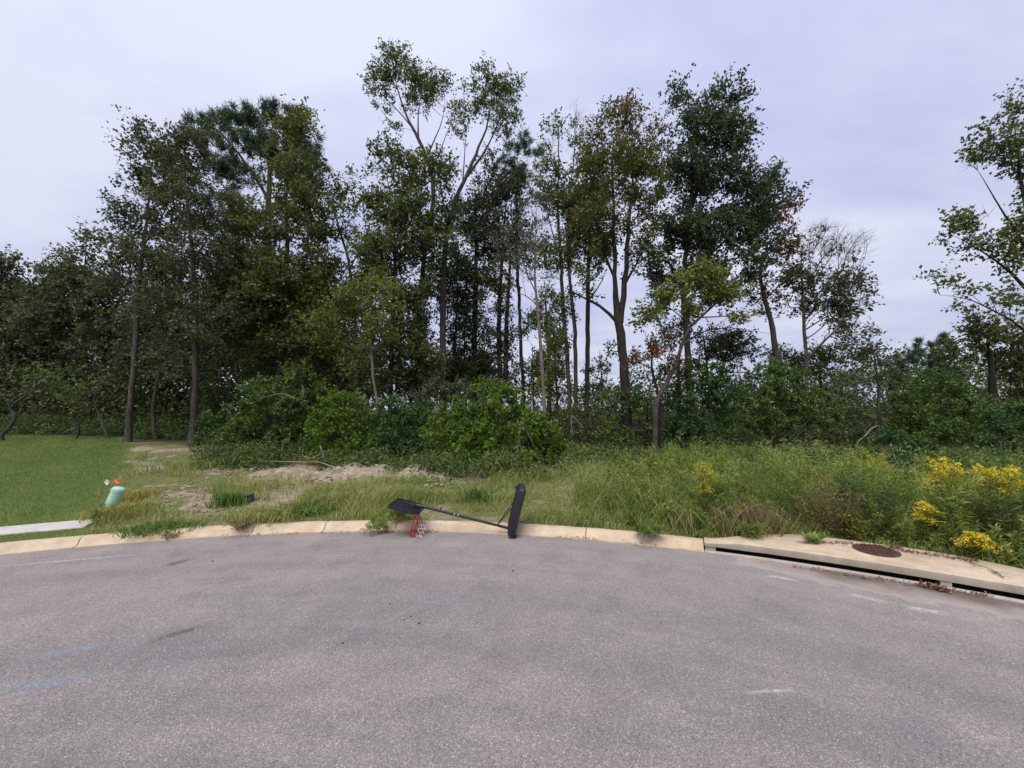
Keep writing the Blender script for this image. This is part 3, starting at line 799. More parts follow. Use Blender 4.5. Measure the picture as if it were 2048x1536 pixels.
TREES = []
def tree(name, label, cat, Yd, trunks, blobs, leaf='mid', bark='bark', dens=0.5, m=34, L=0.16, Wd=0.10, spread=0.34, seed=1, group=None,
         bf=0.3, flat=0.7, bare=None, rndbias=None, depth=1.0, needle=False, cmax=900, minrad=None, sag=0.06, r0=0.008, leafless=0.0):
    """trunks: list of lines of (px, py, width px[, dY]); blobs: (px, py, rx, ry[, dY[, weight]]), all at about Yd metres ahead."""
    g = rng(seed)
    if cat == 'bush':
        dens *= 3.2; m = int(m * 2.9); cmax = 1600
    elif needle:
        dens *= 3.4; m = int(m * 2.1); Wd *= 1.15; cmax = max(cmax, 1500)
    else:
        dens *= 9.0; m = int(m * 2.35); L *= 0.90; Wd *= 0.92; spread *= 1.25; cmax = max(cmax, 1500)
    lines = []; tn = []; tp = []; tr = []
    sc = Yd / FPX
    base = None
    for li, ln in enumerate(trunks):
        pts = []
        for e in ln:
            p = at(e[0], e[1], Yd + (e[3] if len(e) > 3 else 0))
            pts.append((*p, e[2] * sc / 2 * (0.76 if cat == 'tree' else 1.0)))
        pts[-1] = (*pts[-1][:3], pts[-1][3] * 0.3); pts[-2] = (*pts[-2][:3], pts[-2][3] * 0.8)
        if li == 0:
            z0 = float(hz(pts[0][0], pts[0][1]))
            if pts[0][2] > z0 + 0.05:          # carry a hidden foot down to the ground
                pts.insert(0, (pts[0][0], pts[0][1], z0 - 0.05, pts[0][3] * 1.12))
            else:
                pts[0] = (pts[0][0], pts[0][1], z0 - 0.05, pts[0][3])
            base = np.array([pts[0][0], pts[0][1], z0])
        P = smooth_line(pts, 0.45)
        P[1:-1, :2] += g.normal(size=(len(P) - 2, 2)) * 0.012 * (1 + P[1:-1, 3:4] * 4)
        if li == 0:                            # root flare
            hgt = P[:, 2] - P[0, 2]
            P[:, 3] *= 1 + 0.38 * np.exp(-hgt / 0.25)
        lines.append(P)
        st = len(tn)
        for i, q in enumerate(P):
            if i == 0:
                tp.append(-1 if li == 0 else int(np.argmin([np.linalg.norm(q[:3] - w) for w in tn])))
            else:
                tp.append(len(tn) - 1)
            tn.append(q[:3]); tr.append(q[3])
    tn = np.array(tn); tr = np.array(tr)
    root = thing(name, label, cat, tuple(base), group)
    Vs, Qs, b = [], [], 0
    for li, P in enumerate(lines):
        V_, Q_ = sweep(P[:, :3], P[:, 3], 10 if P[:, 3].max() > 0.06 else 7, 0.16, seed + li)
        Vs.append(V_ - base); Qs.append(Q_ + b); b += len(V_)
    C = []
    for e in blobs:
        cy_ = e[4] if len(e) > 4 else 0.0; wt = e[5] if len(e) > 5 else 1.0
        c = at(e[0], e[1], Yd + cy_); s2 = (Yd + cy_) / FPX
        rad = np.array([e[2] * s2, np.clip(min(e[2], e[3] * 1.3) * s2 * 0.9 * depth, 0.5, 3.6), e[3] * s2])
        vol = 4.19 * rad.prod()
        nn = max(3, int(vol * dens * wt))
        d = norm(g.normal(size=(nn, 3))) * (g.random((nn, 1)) ** 0.42)
        C.append(c + d * rad)
    C = np.concatenate(C)
    zmin = hz(C[:, 0], C[:, 1]) + 0.25
    C = C[C[:, 2] > zmin]
    if len(C) > cmax:
        C = C[g.permutation(len(C))[:cmax]]
    # thin out clusters that sit on top of each other
    keep = np.ones(len(C), bool)
    D2 = ((C[:, None] - C[None]) ** 2).sum(-1)
    mind = (0.42 / max(dens, 0.05) ** (1 / 3)) ** 2 * 0.4
    for i in range(len(C)):
        if keep[i]:
            w = (D2[i] < mind) & keep; w[:i + 1] = False
            keep[w] = False
    C = C[keep]
    pos, par, nodeof = grow(tn, tp, C, g, bf=bf, sag=sag)
    cap = np.full(len(pos), 0.5)
    tidx = np.arange(len(pos)); 
    own = np.zeros(len(pos), int); 
    for i in range(len(pos)):
        own[i] = i if i < len(tn) else own[par[i]]
    cap = np.maximum(tr[own] * 0.62, 0.012)
    V_, Q_ = branch_mesh(pos, par, len(tn), cap, r0=r0)
    Vs.append(V_ - base); Qs.append(Q_ + b); b += len(V_)
    tip_d = norm(pos[nodeof] - pos[par[nodeof]])
    leafy = g.random(len(C)) >= leafless
    if bare is not None:
        leafy &= ~bare(C, g)
    cen = C.mean(0)
    br = g.random(len(C)) * 0.75 + 0.1
    if rndbias is not None:
        br = np.clip(br * 0.6 + rndbias(C, g), 0, 1)
    out_d = norm(tip_d + 0.6 * norm(C - cen))
    tl = spread * 1.55
    TV = np.zeros((0, 3)); TF = np.zeros((0, 3), int)
    nb = (~leafy).sum()
    if nb:                                     # bare twigs
        _, _, _, TV, TF = twigset(C[~leafy], out_d[~leafy], 2, 6, tl * 1.2, L, Wd, g, br[~leafy])
    if leafy.any() and not needle:
        V_, F_, r_, TV2, TF2 = twigset(C[leafy], out_d[leafy], m, 7, tl, L, Wd, g, br[leafy], flat=flat + 0.1)
        TF = np.concatenate([TF, TF2 + len(TV)]); TV = np.concatenate([TV, TV2])
        me = np_mesh('crown', V_ - base, F_, attrs={'rnd': r_})
    elif leafy.any():
        V_, T_, r_ = needles(C[leafy], out_d[leafy], m, L, Wd, g, br[leafy])
        me = np_mesh('crown', V_ - base, None, T_, {'rnd': r_})
    Vs.append(TV - base)
    link('trunk', np_mesh('trunk', np.concatenate(Vs), np.concatenate(Qs), TF + b, smooth=True), M[bark], root)
    if leafy.any():
        link('crown', me, M[leaf], root)
    TREES.append((name, len(C)))
    return root
# ------------------------------------------------------------------ trees of the wood edge
def above(py, Yd):                            # leaf clusters above a photo row, as a height test
    zz = at(1024, py, Yd)[2]
    return lambda C: C[:, 2] > zz

tree('oak_tree', 'dark leaning tree at the lawn edge with a pale flared foot', 'tree', 17.0,
     [[(255, 887, 17), (262, 800, 14), (270, 700, 13), (276, 600, 12), (286, 500, 9), (298, 400, 6), (305, 320, 4)], [(288, 490, 6), (330, 420, 4), (360, 350, 3)]],
     [(265, 520, 50, 65), (310, 430, 65, 60), (275, 350, 35, 45), (300, 285, 48, 38), (225, 560, 38, 60), (335, 340, 52, 60, 0, 0.9), (320, 540, 55, 70), (255, 440, 40, 50), (265, 310, 26, 40)], 'dull', 'greybark', dens=0.66, m=29, L=0.145, Wd=0.085, spread=0.29, seed=11, leafless=0.12)
tree('oak_tree', 'dark straight tree second from the lawn with a dead stub branch', 'tree', 16.5,
     [[(383, 892, 19), (390, 800, 15), (392, 700, 14), (391, 600, 12), (385, 500, 10), (376, 420, 7), (368, 340, 5), (372, 280, 3)], [(391, 672, 5), (350, 668, 4), (310, 662, 3)], [(385, 520, 6), (420, 470, 4), (440, 410, 3)]],
     [(390, 400, 66, 62, 0, 0.8), (400, 520, 75, 70), (375, 305, 64, 42, 0, 0.9), (430, 640, 70, 60), (340, 610, 50, 60), (370, 720, 50, 50, 0, 0.6)], 'dull', 'greybark', dens=0.62, m=30, L=0.145, Wd=0.085, spread=0.29, seed=12, leafless=0.10)
tree('pine_tree', 'tall pine with a broad flat umbrella crown of dark needles', 'tree', 20.0,
     [[(545, 840, 23), (541, 700, 21), (538, 580, 20), (536, 460, 17), (538, 380, 13), (541, 300, 9), (545, 245, 5)], [(538, 400, 9), (490, 325, 6), (440, 265, 4), (400, 235, 2)], [(538, 440, 8), (470, 390, 5), (420, 350, 3)],
      [(540, 345, 8), (580, 300, 5), (622, 275, 3)], [(540, 330, 7), (520, 270, 4), (505, 225, 2)], [(538, 420, 6), (590, 370, 4), (630, 330, 3)]],
     [(450, 240, 82, 26, 0, 1.3), (540, 232, 82, 24, 0, 1.3), (400, 275, 42, 30), (600, 275, 40, 34), (632, 330, 24, 40), (440, 395, 50, 20), (420, 440, 50, 22), (480, 430, 50, 25), (350, 330, 40, 35, 0, .6), (500, 290, 70, 30), (470, 340, 60, 35), (560, 300, 50, 35), (590, 360, 45, 30)],
     'pine', 'pinebark', dens=2.3, m=42, L=0.30, Wd=0.034, seed=13, needle=True, sag=-0.03, bf=0.45, cmax=900)
tree('olive_tree', 'olive brown tree standing before the umbrella pine', 'tree', 18.0,
     [[(553, 860, 18), (556, 760, 16), (562, 690, 15), (571, 590, 13), (575, 500, 10), (572, 420, 7), (576, 330, 5), (582, 250, 3)], [(573, 490, 6), (610, 440, 4), (640, 410, 3)], [(568, 600, 6), (520, 540, 4), (490, 500, 3)]],
     [(585, 265, 45, 40, 0, 0.9), (610, 230, 18, 20), (605, 440, 65, 70), (500, 470, 65, 60), (560, 590, 95, 80), (640, 560, 45, 70), (480, 600, 55, 75), (580, 350, 60, 50, 0, 0.8), (600, 680, 60, 60), (520, 680, 60, 60)], 'olive', 'greybark', dens=0.62, m=36, seed=14)
tree('slender_tree', 'thin sparse tree bending left in the gap beside the pine', 'tree', 19.0,
     [[(716, 800, 10), (711, 650, 9), (696, 520, 7), (670, 430, 5), (648, 365, 3)], [(700, 540, 5), (728, 470, 3), (735, 420, 2)]],
     [(680, 370, 35, 36, 0, 0.8), (655, 400, 30, 35, 0, 0.6), (715, 460, 40, 50, 0, 0.7), (700, 560, 45, 45, 0, 0.8), (720, 650, 45, 50), (700, 740, 60, 50)], 'mid', 'greybark', dens=0.7, m=26, spread=0.3, seed=15, leafless=0.15)
tree('young_tree', 'small yellow green tree in front of the thin grey stems', 'tree', 15.0,
     [[(757, 840, 8), (748, 760, 7), (742, 700, 6), (736, 620, 5), (731, 560, 3)], [(744, 720, 4), (705, 660, 3), (680, 640, 2)]],
     [(735, 575, 45, 38), (700, 620, 55, 42), (765, 640, 42, 52), (660, 650, 40, 38), (730, 690, 60, 30, 0, .6)], 'yellow', 'palebark', dens=1.0, m=30, L=0.13, Wd=0.08, spread=0.27, seed=16)
tree('poplar_tree', 'tallest tree with a lone leaning top left of centre', 'tree', 20.0,
     [[(840, 800, 15), (838, 650, 14), (848, 520, 12), (866, 410, 11), (862, 341, 10), (838, 280, 9), (815, 235, 6), (795, 175, 4), (782, 110, 3)], [(838, 285, 6), (836, 230, 4), (845, 170, 2.5)], [(852, 315, 5), (880, 255, 3), (890, 200, 2)], [(830, 262, 5), (790, 215, 3), (755, 180, 2)], [(862, 345, 5), (905, 240, 3)]],
     [(785, 140, 40, 40), (752, 165, 26, 30), (835, 170, 42, 48), (800, 105, 28, 18), (870, 185, 28, 40), (775, 205, 28, 20), (790, 250, 14, 12, 0, .7), (895, 170, 12, 15)], 'mid', 'greybark', dens=0.95, m=28, L=0.13, Wd=0.08, spread=0.25, seed=17, bf=0.5, sag=-0.02)
tree('poplar_tree', 'tall forked tree whose rounded top stands right of the tallest one', 'tree', 19.0,
     [[(885, 800, 18), (886, 650, 17), (887, 560, 16), (893, 470, 14), (910, 405, 12), (930, 360, 10), (950, 310, 8), (972, 260, 6), (985, 190, 4)], [(935, 352, 8), (965, 310, 6), (988, 265, 4), (1010, 205, 3)], [(925, 370, 5), (930, 300, 3), (935, 250, 2)]],
     [(980, 165, 38, 34), (1015, 195, 36, 42), (950, 215, 36, 40), (925, 250, 22, 28), (1000, 250, 36, 26), (915, 225, 12, 14, 0, .7)], 'mid', 'greybark', dens=0.95, m=28, L=0.13, Wd=0.08, spread=0.25, seed=18, bf=0.5, sag=-0.02)
tree('gum_tree', 'mid green tree filling below the tallest leaning top', 'tree', 18.0,
     [[(780, 810, 12), (785, 650, 11), (790, 520, 9), (785, 420, 7), (770, 340, 4)], [(790, 510, 6), (830, 420, 4), (850, 350, 3)]],
     [(765, 325, 36, 36), (830, 345, 42, 40), (885, 350, 32, 45), (800, 420, 70, 50), (770, 510, 60, 55), (845, 490, 45, 55), (895, 450, 32, 55), (800, 590, 60, 45, 0, .8), (740, 400, 25, 30), (790, 680, 60, 50, 0, .8), (760, 750, 60, 40), (850, 720, 45, 50, 0, .8)], 'mid', 'bark', dens=0.85, m=34, seed=19, leafless=0.06)
tree('oak_tree', 'dark leaved tree in the middle of the wood behind the bright bush', 'tree', 22.0,
     [[(950, 810, 14), (950, 650, 14), (952, 500, 11), (948, 400, 7)], [(951, 560, 7), (900, 500, 5), (870, 460, 3)]],
     [(945, 430, 55, 50), (900, 550, 50, 55), (965, 560, 45, 50, 0, .7), (850, 620, 50, 45, 0, .8), (930, 660, 45, 50, 0, .7), (970, 400, 30, 40), (910, 740, 70, 40), (960, 500, 40, 50), (965, 730, 40, 50)], 'oak', 'bark', dens=0.5, m=34, seed=20)
tree('gum_tree', 'twin stemmed dark tree left of the thin needle topped pine', 'tree', 21.0,
     [[(1000, 810, 13), (998, 650, 12), (1005, 500, 9), (1012, 400, 5)], [(1012, 790, 13), (1013, 650, 11), (1020, 520, 8), (1015, 420, 4)]],
     [(1005, 470, 46, 62), (985, 570, 40, 50, 0, .8), (1010, 385, 48, 45), (1045, 510, 36, 60, 0, .8), (970, 330, 25, 40, 0, .8), (1050, 430, 28, 50, 0, .7), (1003, 660, 36, 60, 0, .9), (1005, 745, 36, 40)], 'dull', 'bark', dens=0.55, m=32, seed=21, leafless=0.08)
tree('pine_tree', 'thin pine with a small dark needle top near the centre', 'tree', 22.0,
     [[(1047, 810, 10), (1040, 650, 9), (1034, 500, 8), (1033, 400, 6), (1035, 300, 4)]],
     [(1035, 290, 34, 24), (1040, 340, 42, 26), (1068, 310, 20, 25), (1005, 330, 24, 22), (1040, 400, 40, 25, 0, .6)], 'pine', 'pinebark', dens=2.3, m=40, L=0.30, Wd=0.034, seed=22, needle=True, sag=-0.03)
tree('dead_tree', 'pale grey nearly leafless tree with thin crooked branches near the centre', 'tree', 14.0,
     [[(1090, 905, 12), (1087, 780, 10), (1081, 680, 9), (1073, 590, 7), (1069, 520, 5), (1073, 440, 3), (1068, 390, 2)], [(1076, 612, 4), (1052, 592, 3), (1010, 578, 2)], [(1072, 585, 4), (1046, 530, 3), (1030, 470, 2)], [(1078, 640, 4), (1095, 580, 3), (1105, 540, 2)]],
     [(1035, 500, 50, 70, 0, 1.4), (1075, 430, 40, 60, 0, 1.4), (1110, 540, 25, 40)], 'dull', 'palebark', dens=1.6, m=8, L=0.11, Wd=0.07, spread=0.2, seed=23, leafless=0.7, r0=0.006)
tree('gum_tree', 'twin trunk tree with a sparse feathery top right of centre', 'tree', 18.0,
     [[(1140, 830, 12), (1133, 700, 11), (1126, 600, 10), (1120, 500, 8), (1116, 400, 6), (1118, 300, 4), (1115, 215, 2)], [(1152, 830, 11), (1149, 650, 10), (1139, 560, 8), (1136, 450, 6), (1147, 330, 4), (1152, 220, 2)], [(1120, 505, 5), (1098, 440, 3), (1090, 380, 2)]],
     [(1118, 500, 42, 60), (1115, 400, 48, 55), (1105, 290, 24, 70, 0, 1.6), (1152, 270, 24, 65, 0, 1.6), (1100, 330, 30, 45), (1122, 600, 28, 42), (1112, 700, 26, 50, 0, .7), (1155, 420, 22, 50, 0, .7)], 'mid', 'mossbark', dens=0.95, m=28, L=0.14, Wd=0.08, spread=0.27, seed=24,
     bare=lambda C, g: (C[:, 2] > at(1024, 330, 18)[2]) & (g.random(len(C)) < 0.72))
tree('gum_tree', 'straight single stem tree left of the big forked trunk', 'tree', 19.0,
     [[(1173, 830, 13), (1175, 700, 12), (1177, 560, 11), (1180, 450, 9), (1186, 350, 6), (1190, 280, 3)], [(1178, 600, 5), (1205, 560, 3), (1215, 530, 2)]],
     [(1172, 390, 42, 65), (1160, 480, 40, 50), (1192, 500, 32, 50), (1168, 580, 24, 30, 0, .6), (1195, 330, 30, 40)], 'olive', 'mossbark', dens=0.8, m=32, seed=25)
tree('maple_tree', 'big forked maple with a brownish red rounded top', 'tree', 16.0,
     [[(1256, 905, 28), (1251, 800, 26), (1245, 700, 25), (1238, 640, 22), (1230, 570, 13), (1228, 480, 11), (1225, 380, 8), (1225, 270, 4)], [(1240, 645, 19), (1250, 560, 14), (1256, 470, 11), (1263, 380, 8), (1270, 280, 4)],
      [(1232, 642, 9), (1200, 612, 7), (1160, 592, 5), (1128, 575, 3)], [(1248, 570, 9), (1272, 530, 6), (1292, 485, 4)], [(1231, 560, 7), (1206, 500, 6), (1190, 430, 4), (1182, 350, 3)]],
     [(1240, 245, 52, 40), (1190, 295, 36, 52), (1290, 300, 46, 58), (1240, 345, 88, 60), (1215, 440, 72, 52), (1300, 420, 42, 60), (1275, 500, 45, 38), (1200, 530, 35, 35, 0, .7), (1255, 215, 14, 16), (1160, 560, 30, 22, 0, .5)], 'maple', 'bark', dens=0.85, m=28, L=0.13, Wd=0.08, spread=0.27, seed=26, bf=0.45, sag=-0.03,
     rndbias=lambda C, g: 0.32 * S(C[:, 2], at(1024, 420, 16)[2], at(1024, 250, 16)[2]) * (0.5 + 0.9 * vnoise(C[:, 0], C[:, 2], 0.6, 4, 1)))
tree('oak_tree', 'large spreading dark green oak right of the forked maple', 'tree', 18.0,
     [[(1380, 810, 17), (1375, 700, 16), (1369, 600, 15), (1372, 500, 13), (1378, 420, 11), (1385, 340, 8), (1372, 250, 4)], [(1380, 420, 9), (1410, 340, 7), (1440, 260, 4), (1450, 200, 3)], [(1372, 545, 8), (1430, 500, 6), (1490, 440, 4), (1560, 350, 2)], [(1371, 560, 7), (1330, 520, 5), (1310, 470, 3)]],
     [(1362, 205, 30, 38), (1440, 192, 46, 26), (1480, 220, 24, 32), (1400, 270, 68, 46), (1465, 285, 42, 42), (1375, 350, 55, 50), (1440, 355, 60, 40), (1515, 390, 56, 42), (1490, 340, 30, 30, 0, .7), (1480, 430, 50, 40), (1555, 345, 26, 22), (1575, 400, 16, 18, 0, .7), (1345, 460, 50, 45), (1430, 470, 70, 45), (1525, 465, 45, 45), (1335, 545, 42, 50), (1410, 550, 55, 45), (1490, 530, 40, 35, 0, .7), (1395, 430, 40, 50)],
     'oak', 'bark', dens=0.85, m=34, L=0.15, Wd=0.095, spread=0.31, seed=27, cmax=1500, bf=0.35)
tree('leaning_tree', 'smooth grey trunk bent right over the dark bush with yellow green leaves', 'tree', 13.0,
     [[(1310, 914, 14), (1311, 850, 13), (1313, 802, 13), (1330, 770, 11), (1350, 732, 10), (1363, 690, 8), (1381, 655, 7), (1411, 625, 6), (1450, 592, 5), (1484, 562, 3)], [(1363, 692, 6), (1400, 666, 4), (1460, 655, 3), (1540, 668, 2)], [(1400, 635, 4), (1460, 632, 3), (1540, 628, 2)], [(1420, 618, 4), (1405, 570, 3), (1400, 540, 2)], [(1385, 650, 4), (1345, 620, 3), (1320, 610, 2)]],
     [(1400, 560, 48, 26), (1440, 592, 40, 26), (1345, 600, 36, 22), (1305, 632, 30, 22), (1460, 640, 26, 12, 0, .8), (1400, 610, 40, 20, 0, .8)], 'yellow', 'greybark', dens=3.0, m=26, L=0.13, Wd=0.085, spread=0.22, seed=28)
tree('sapling', 'dark thin sapling forking beside the bent grey trunk with a few red leaves', 'tree', 13.2,
     [[(1318, 800, 8), (1308, 760, 7), (1303, 715, 5), (1312, 690, 4), (1328, 665, 3)], [(1304, 725, 4), (1298, 690, 3), (1290, 660, 2)]],
     [(1300, 705, 30, 22), (1335, 680, 25, 25), (1280, 720, 20, 18, 0, .7), (1340, 735, 30, 20)], 'red', 'bark', dens=4.0, m=16, L=0.11, Wd=0.07, spread=0.18, seed=29)
tree('maple_tree', 'thin crowned tree with a scarlet tip right of the big oak', 'tree', 19.0,
     [[(1562, 770, 17), (1551, 700, 16), (1541, 640, 13), (1530, 600, 11), (1521, 540, 8), (1545, 480, 5), (1570, 430, 3)], [(1528, 600, 5), (1570, 560, 3), (1600, 530, 2)]],
     [(1572, 436, 28, 30), (1565, 500, 38, 38), (1515, 560, 36, 36, 0, .8), (1590, 545, 32, 40, 0, .7), (1545, 600, 40, 30, 0, .5)], 'red', 'mossbark', dens=0.95, m=26, L=0.14, Wd=0.09, spread=0.27, seed=30, leafless=0.12,
     rndbias=lambda C, g: 0.75 * S(C[:, 2], at(1024, 520, 19)[2], at(1024, 450, 19)[2]) * S(C[:, 0], at(1520, 450, 19)[0], at(1565, 450, 19)[0]))
tree('bare_tree', 'half bare tree with fine upswept twigs against the sky', 'tree', 19.0,
     [[(1613, 810, 10), (1612, 720, 9), (1607, 640, 8), (1604, 560, 6), (1602, 490, 3)], [(1608, 625, 5), (1650, 570, 3), (1700, 510, 2)], [(1610, 660, 4), (1660, 630, 3), (1730, 600, 2)]],
     [(1620, 560, 42, 36), (1650, 615, 48, 30), (1640, 490, 45, 45, 0, 2.2), (1690, 500, 46, 36, 0, 2.2), (1700, 580, 46, 50, 0, 1.6), (1720, 480, 24, 16, 0, 2.5), (1680, 650, 36, 25)], 'dull', 'greybark', dens=1.0, m=24, L=0.14, Wd=0.09, spread=0.26, seed=31, bf=0.7, sag=-0.05, r0=0.009,
     bare=lambda C, g: ((C[:, 2] > at(1024, 535, 19)[2]) & (g.random(len(C)) < 0.95)) | ((C[:, 0] > at(1690, 500, 19)[0]) & (g.random(len(C)) < 0.85)))
tree('gum_tree', 'big leafy tree reaching in from the right edge of the view', 'tree', 13.0,
     [[(2092, 890, 22), (2086, 700, 20), (2076, 560, 17), (2061, 450, 12), (2041, 350, 8), (2030, 250, 5)], [(2078, 605, 10), (2020, 545, 6), (1960, 500, 4), (1900, 468, 2)], [(2070, 520, 8), (2010, 430, 5), (1955, 340, 3)], [(2082, 690, 8), (2020, 640, 5), (1940, 600, 3), (1880, 590, 2)]],
     [(2020, 225, 34, 32), (1985, 290, 42, 36), (2030, 310, 40, 45), (1945, 330, 22, 24, 0, .8), (1930, 445, 46, 26), (1985, 490, 46, 32), (2035, 430, 30, 45, 0, .8), (1900, 470, 22, 16), (1950, 590, 55, 24, 0, .5), (2015, 610, 46, 32, 0, .6), (2090, 300, 60, 110, 0, .7), (2100, 480, 60, 80, 0, .7), (2040, 545, 30, 30, 0, .6), (1890, 560, 22, 22, 0, 1.0)], 'mid', 'bark', dens=1.7, m=20, L=0.13, Wd=0.085, spread=0.22, seed=32, cmax=1500, leafless=0.15)
tree('oak_tree', 'stout dark trunk with a low olive crown near the right edge', 'tree', 17.0,
     [[(1990, 870, 18), (1986, 790, 17), (1981, 725, 13), (1974, 675, 7)], [(1983, 735, 7), (2010, 705, 4), (2030, 690, 3)], [(1980, 715, 5), (1950, 690, 3)]],
     [(1975, 675, 45, 26), (2030, 695, 46, 34), (1925, 715, 30, 22, 0, .7), (1950, 650, 22, 14), (2050, 760, 40, 50)], 'olive', 'bark', dens=1.2, m=30, seed=33)
tree('dying_tree', 'slim grey dying tree with a few flat leaf tufts right of the yellow green bush', 'tree', 15.0,
     [[(1758, 918, 9), (1758, 830, 8), (1757, 780, 7), (1750, 722, 4), (1740, 680, 3)], [(1758, 795, 4), (1776, 765, 3), (1786, 730, 2)], [(1757, 870, 5), (1773, 840, 4), (1780, 800, 3), (1792, 770, 2)], [(1752, 740, 3), (1735, 700, 2), (1715, 690, 2)]],
     [(1722, 672, 36, 12), (1735, 705, 30, 14), (1700, 690, 22, 12), (1770, 730, 22, 22, 0, .6)], 'dull', 'greybark', dens=4.0, m=20, L=0.12, Wd=0.07, spread=0.22, seed=34, leafless=0.3)
for i, (bx, by, sp, lb) in enumerate([(1873, 690, 48, 'far pine with a level layered crown left of the stout dark trunk'), (1805, 735, 42, 'far dark pine between the slim dying tree and the level crowned pine'), (1690, 765, 50, 'far dark pine behind the half bare tree')]):
    tree('pine_tree', lb, 'tree', 36.0 + i * 2, [[(bx + 2, 850, 7), (bx + 1, by + 60, 6), (bx, by - 10, 3)]],
         [(bx, by - 5, sp, 14), (bx - 15, by + 25, sp * 0.9, 18), (bx + 12, by + 55, sp * 0.9, 22), (bx, by + 95, sp, 28)], 'pine', 'pinebark', dens=0.75, m=60, L=0.45, Wd=0.06, seed=40 + i, needle=True, cmax=420)
# left back of the wood
for i, (Yd, tk, bl, lf, lb) in enumerate([
    (26, [[(20, 880, 12), (18, 700, 10), (12, 540, 5)]], [(8, 545, 32, 40), (18, 610, 50, 45), (-40, 600, 60, 80), (40, 680, 50, 50), (10, 740, 60, 50)], 'dull', 'leafy tree at the left edge of the view behind the lawn'),
    (24, [[(178, 892, 18), (174, 780, 16), (166, 650, 12), (172, 500, 6)], [(168, 660, 6), (130, 590, 4)]], [(150, 560, 46, 46), (175, 490, 24, 34), (120, 640, 65, 50), (195, 600, 50, 55), (205, 690, 50, 50)], 'mid', 'pointed tree left of the dark leaning tree with a forked dark trunk'),
    (27, [[(92, 880, 12), (95, 700, 9), (112, 560, 5)]], [(105, 575, 40, 40), (128, 530, 14, 25), (70, 650, 60, 50), (80, 740, 70, 60)], 'mid', 'lower rounded tree between the left edge tree and the pointed tree'),
    (23, [[(330, 880, 12), (335, 740, 10), (330, 620, 6)]], [(320, 650, 60, 55), (300, 730, 60, 45), (370, 720, 60, 60)], 'olive', 'dull green tree shaded behind the two dark trees at the lawn'),
    (24, [[(500, 850, 12), (498, 700, 10), (495, 560, 6)]], [(470, 560, 60, 60), (480, 680, 70, 60), (560, 720, 60, 60), (640, 640, 50, 60)], 'oak', 'dark tree shaded behind the olive brown tree'),
    (24, [[(600, 850, 10), (600, 720, 9), (605, 580, 5)]], [(620, 700, 60, 55), (650, 620, 40, 50), (600, 780, 70, 40)], 'mid', 'green tree shaded at the right of the umbrella pine trunk'),
]):
    tree('woodland_tree', lb, 'tree', Yd, tk, bl, {'mid': 'dull', 'olive': 'dull'}.get(lf, lf), 'bark', dens=0.38, m=38, L=0.20, Wd=0.13, spread=0.42, seed=60 + i)
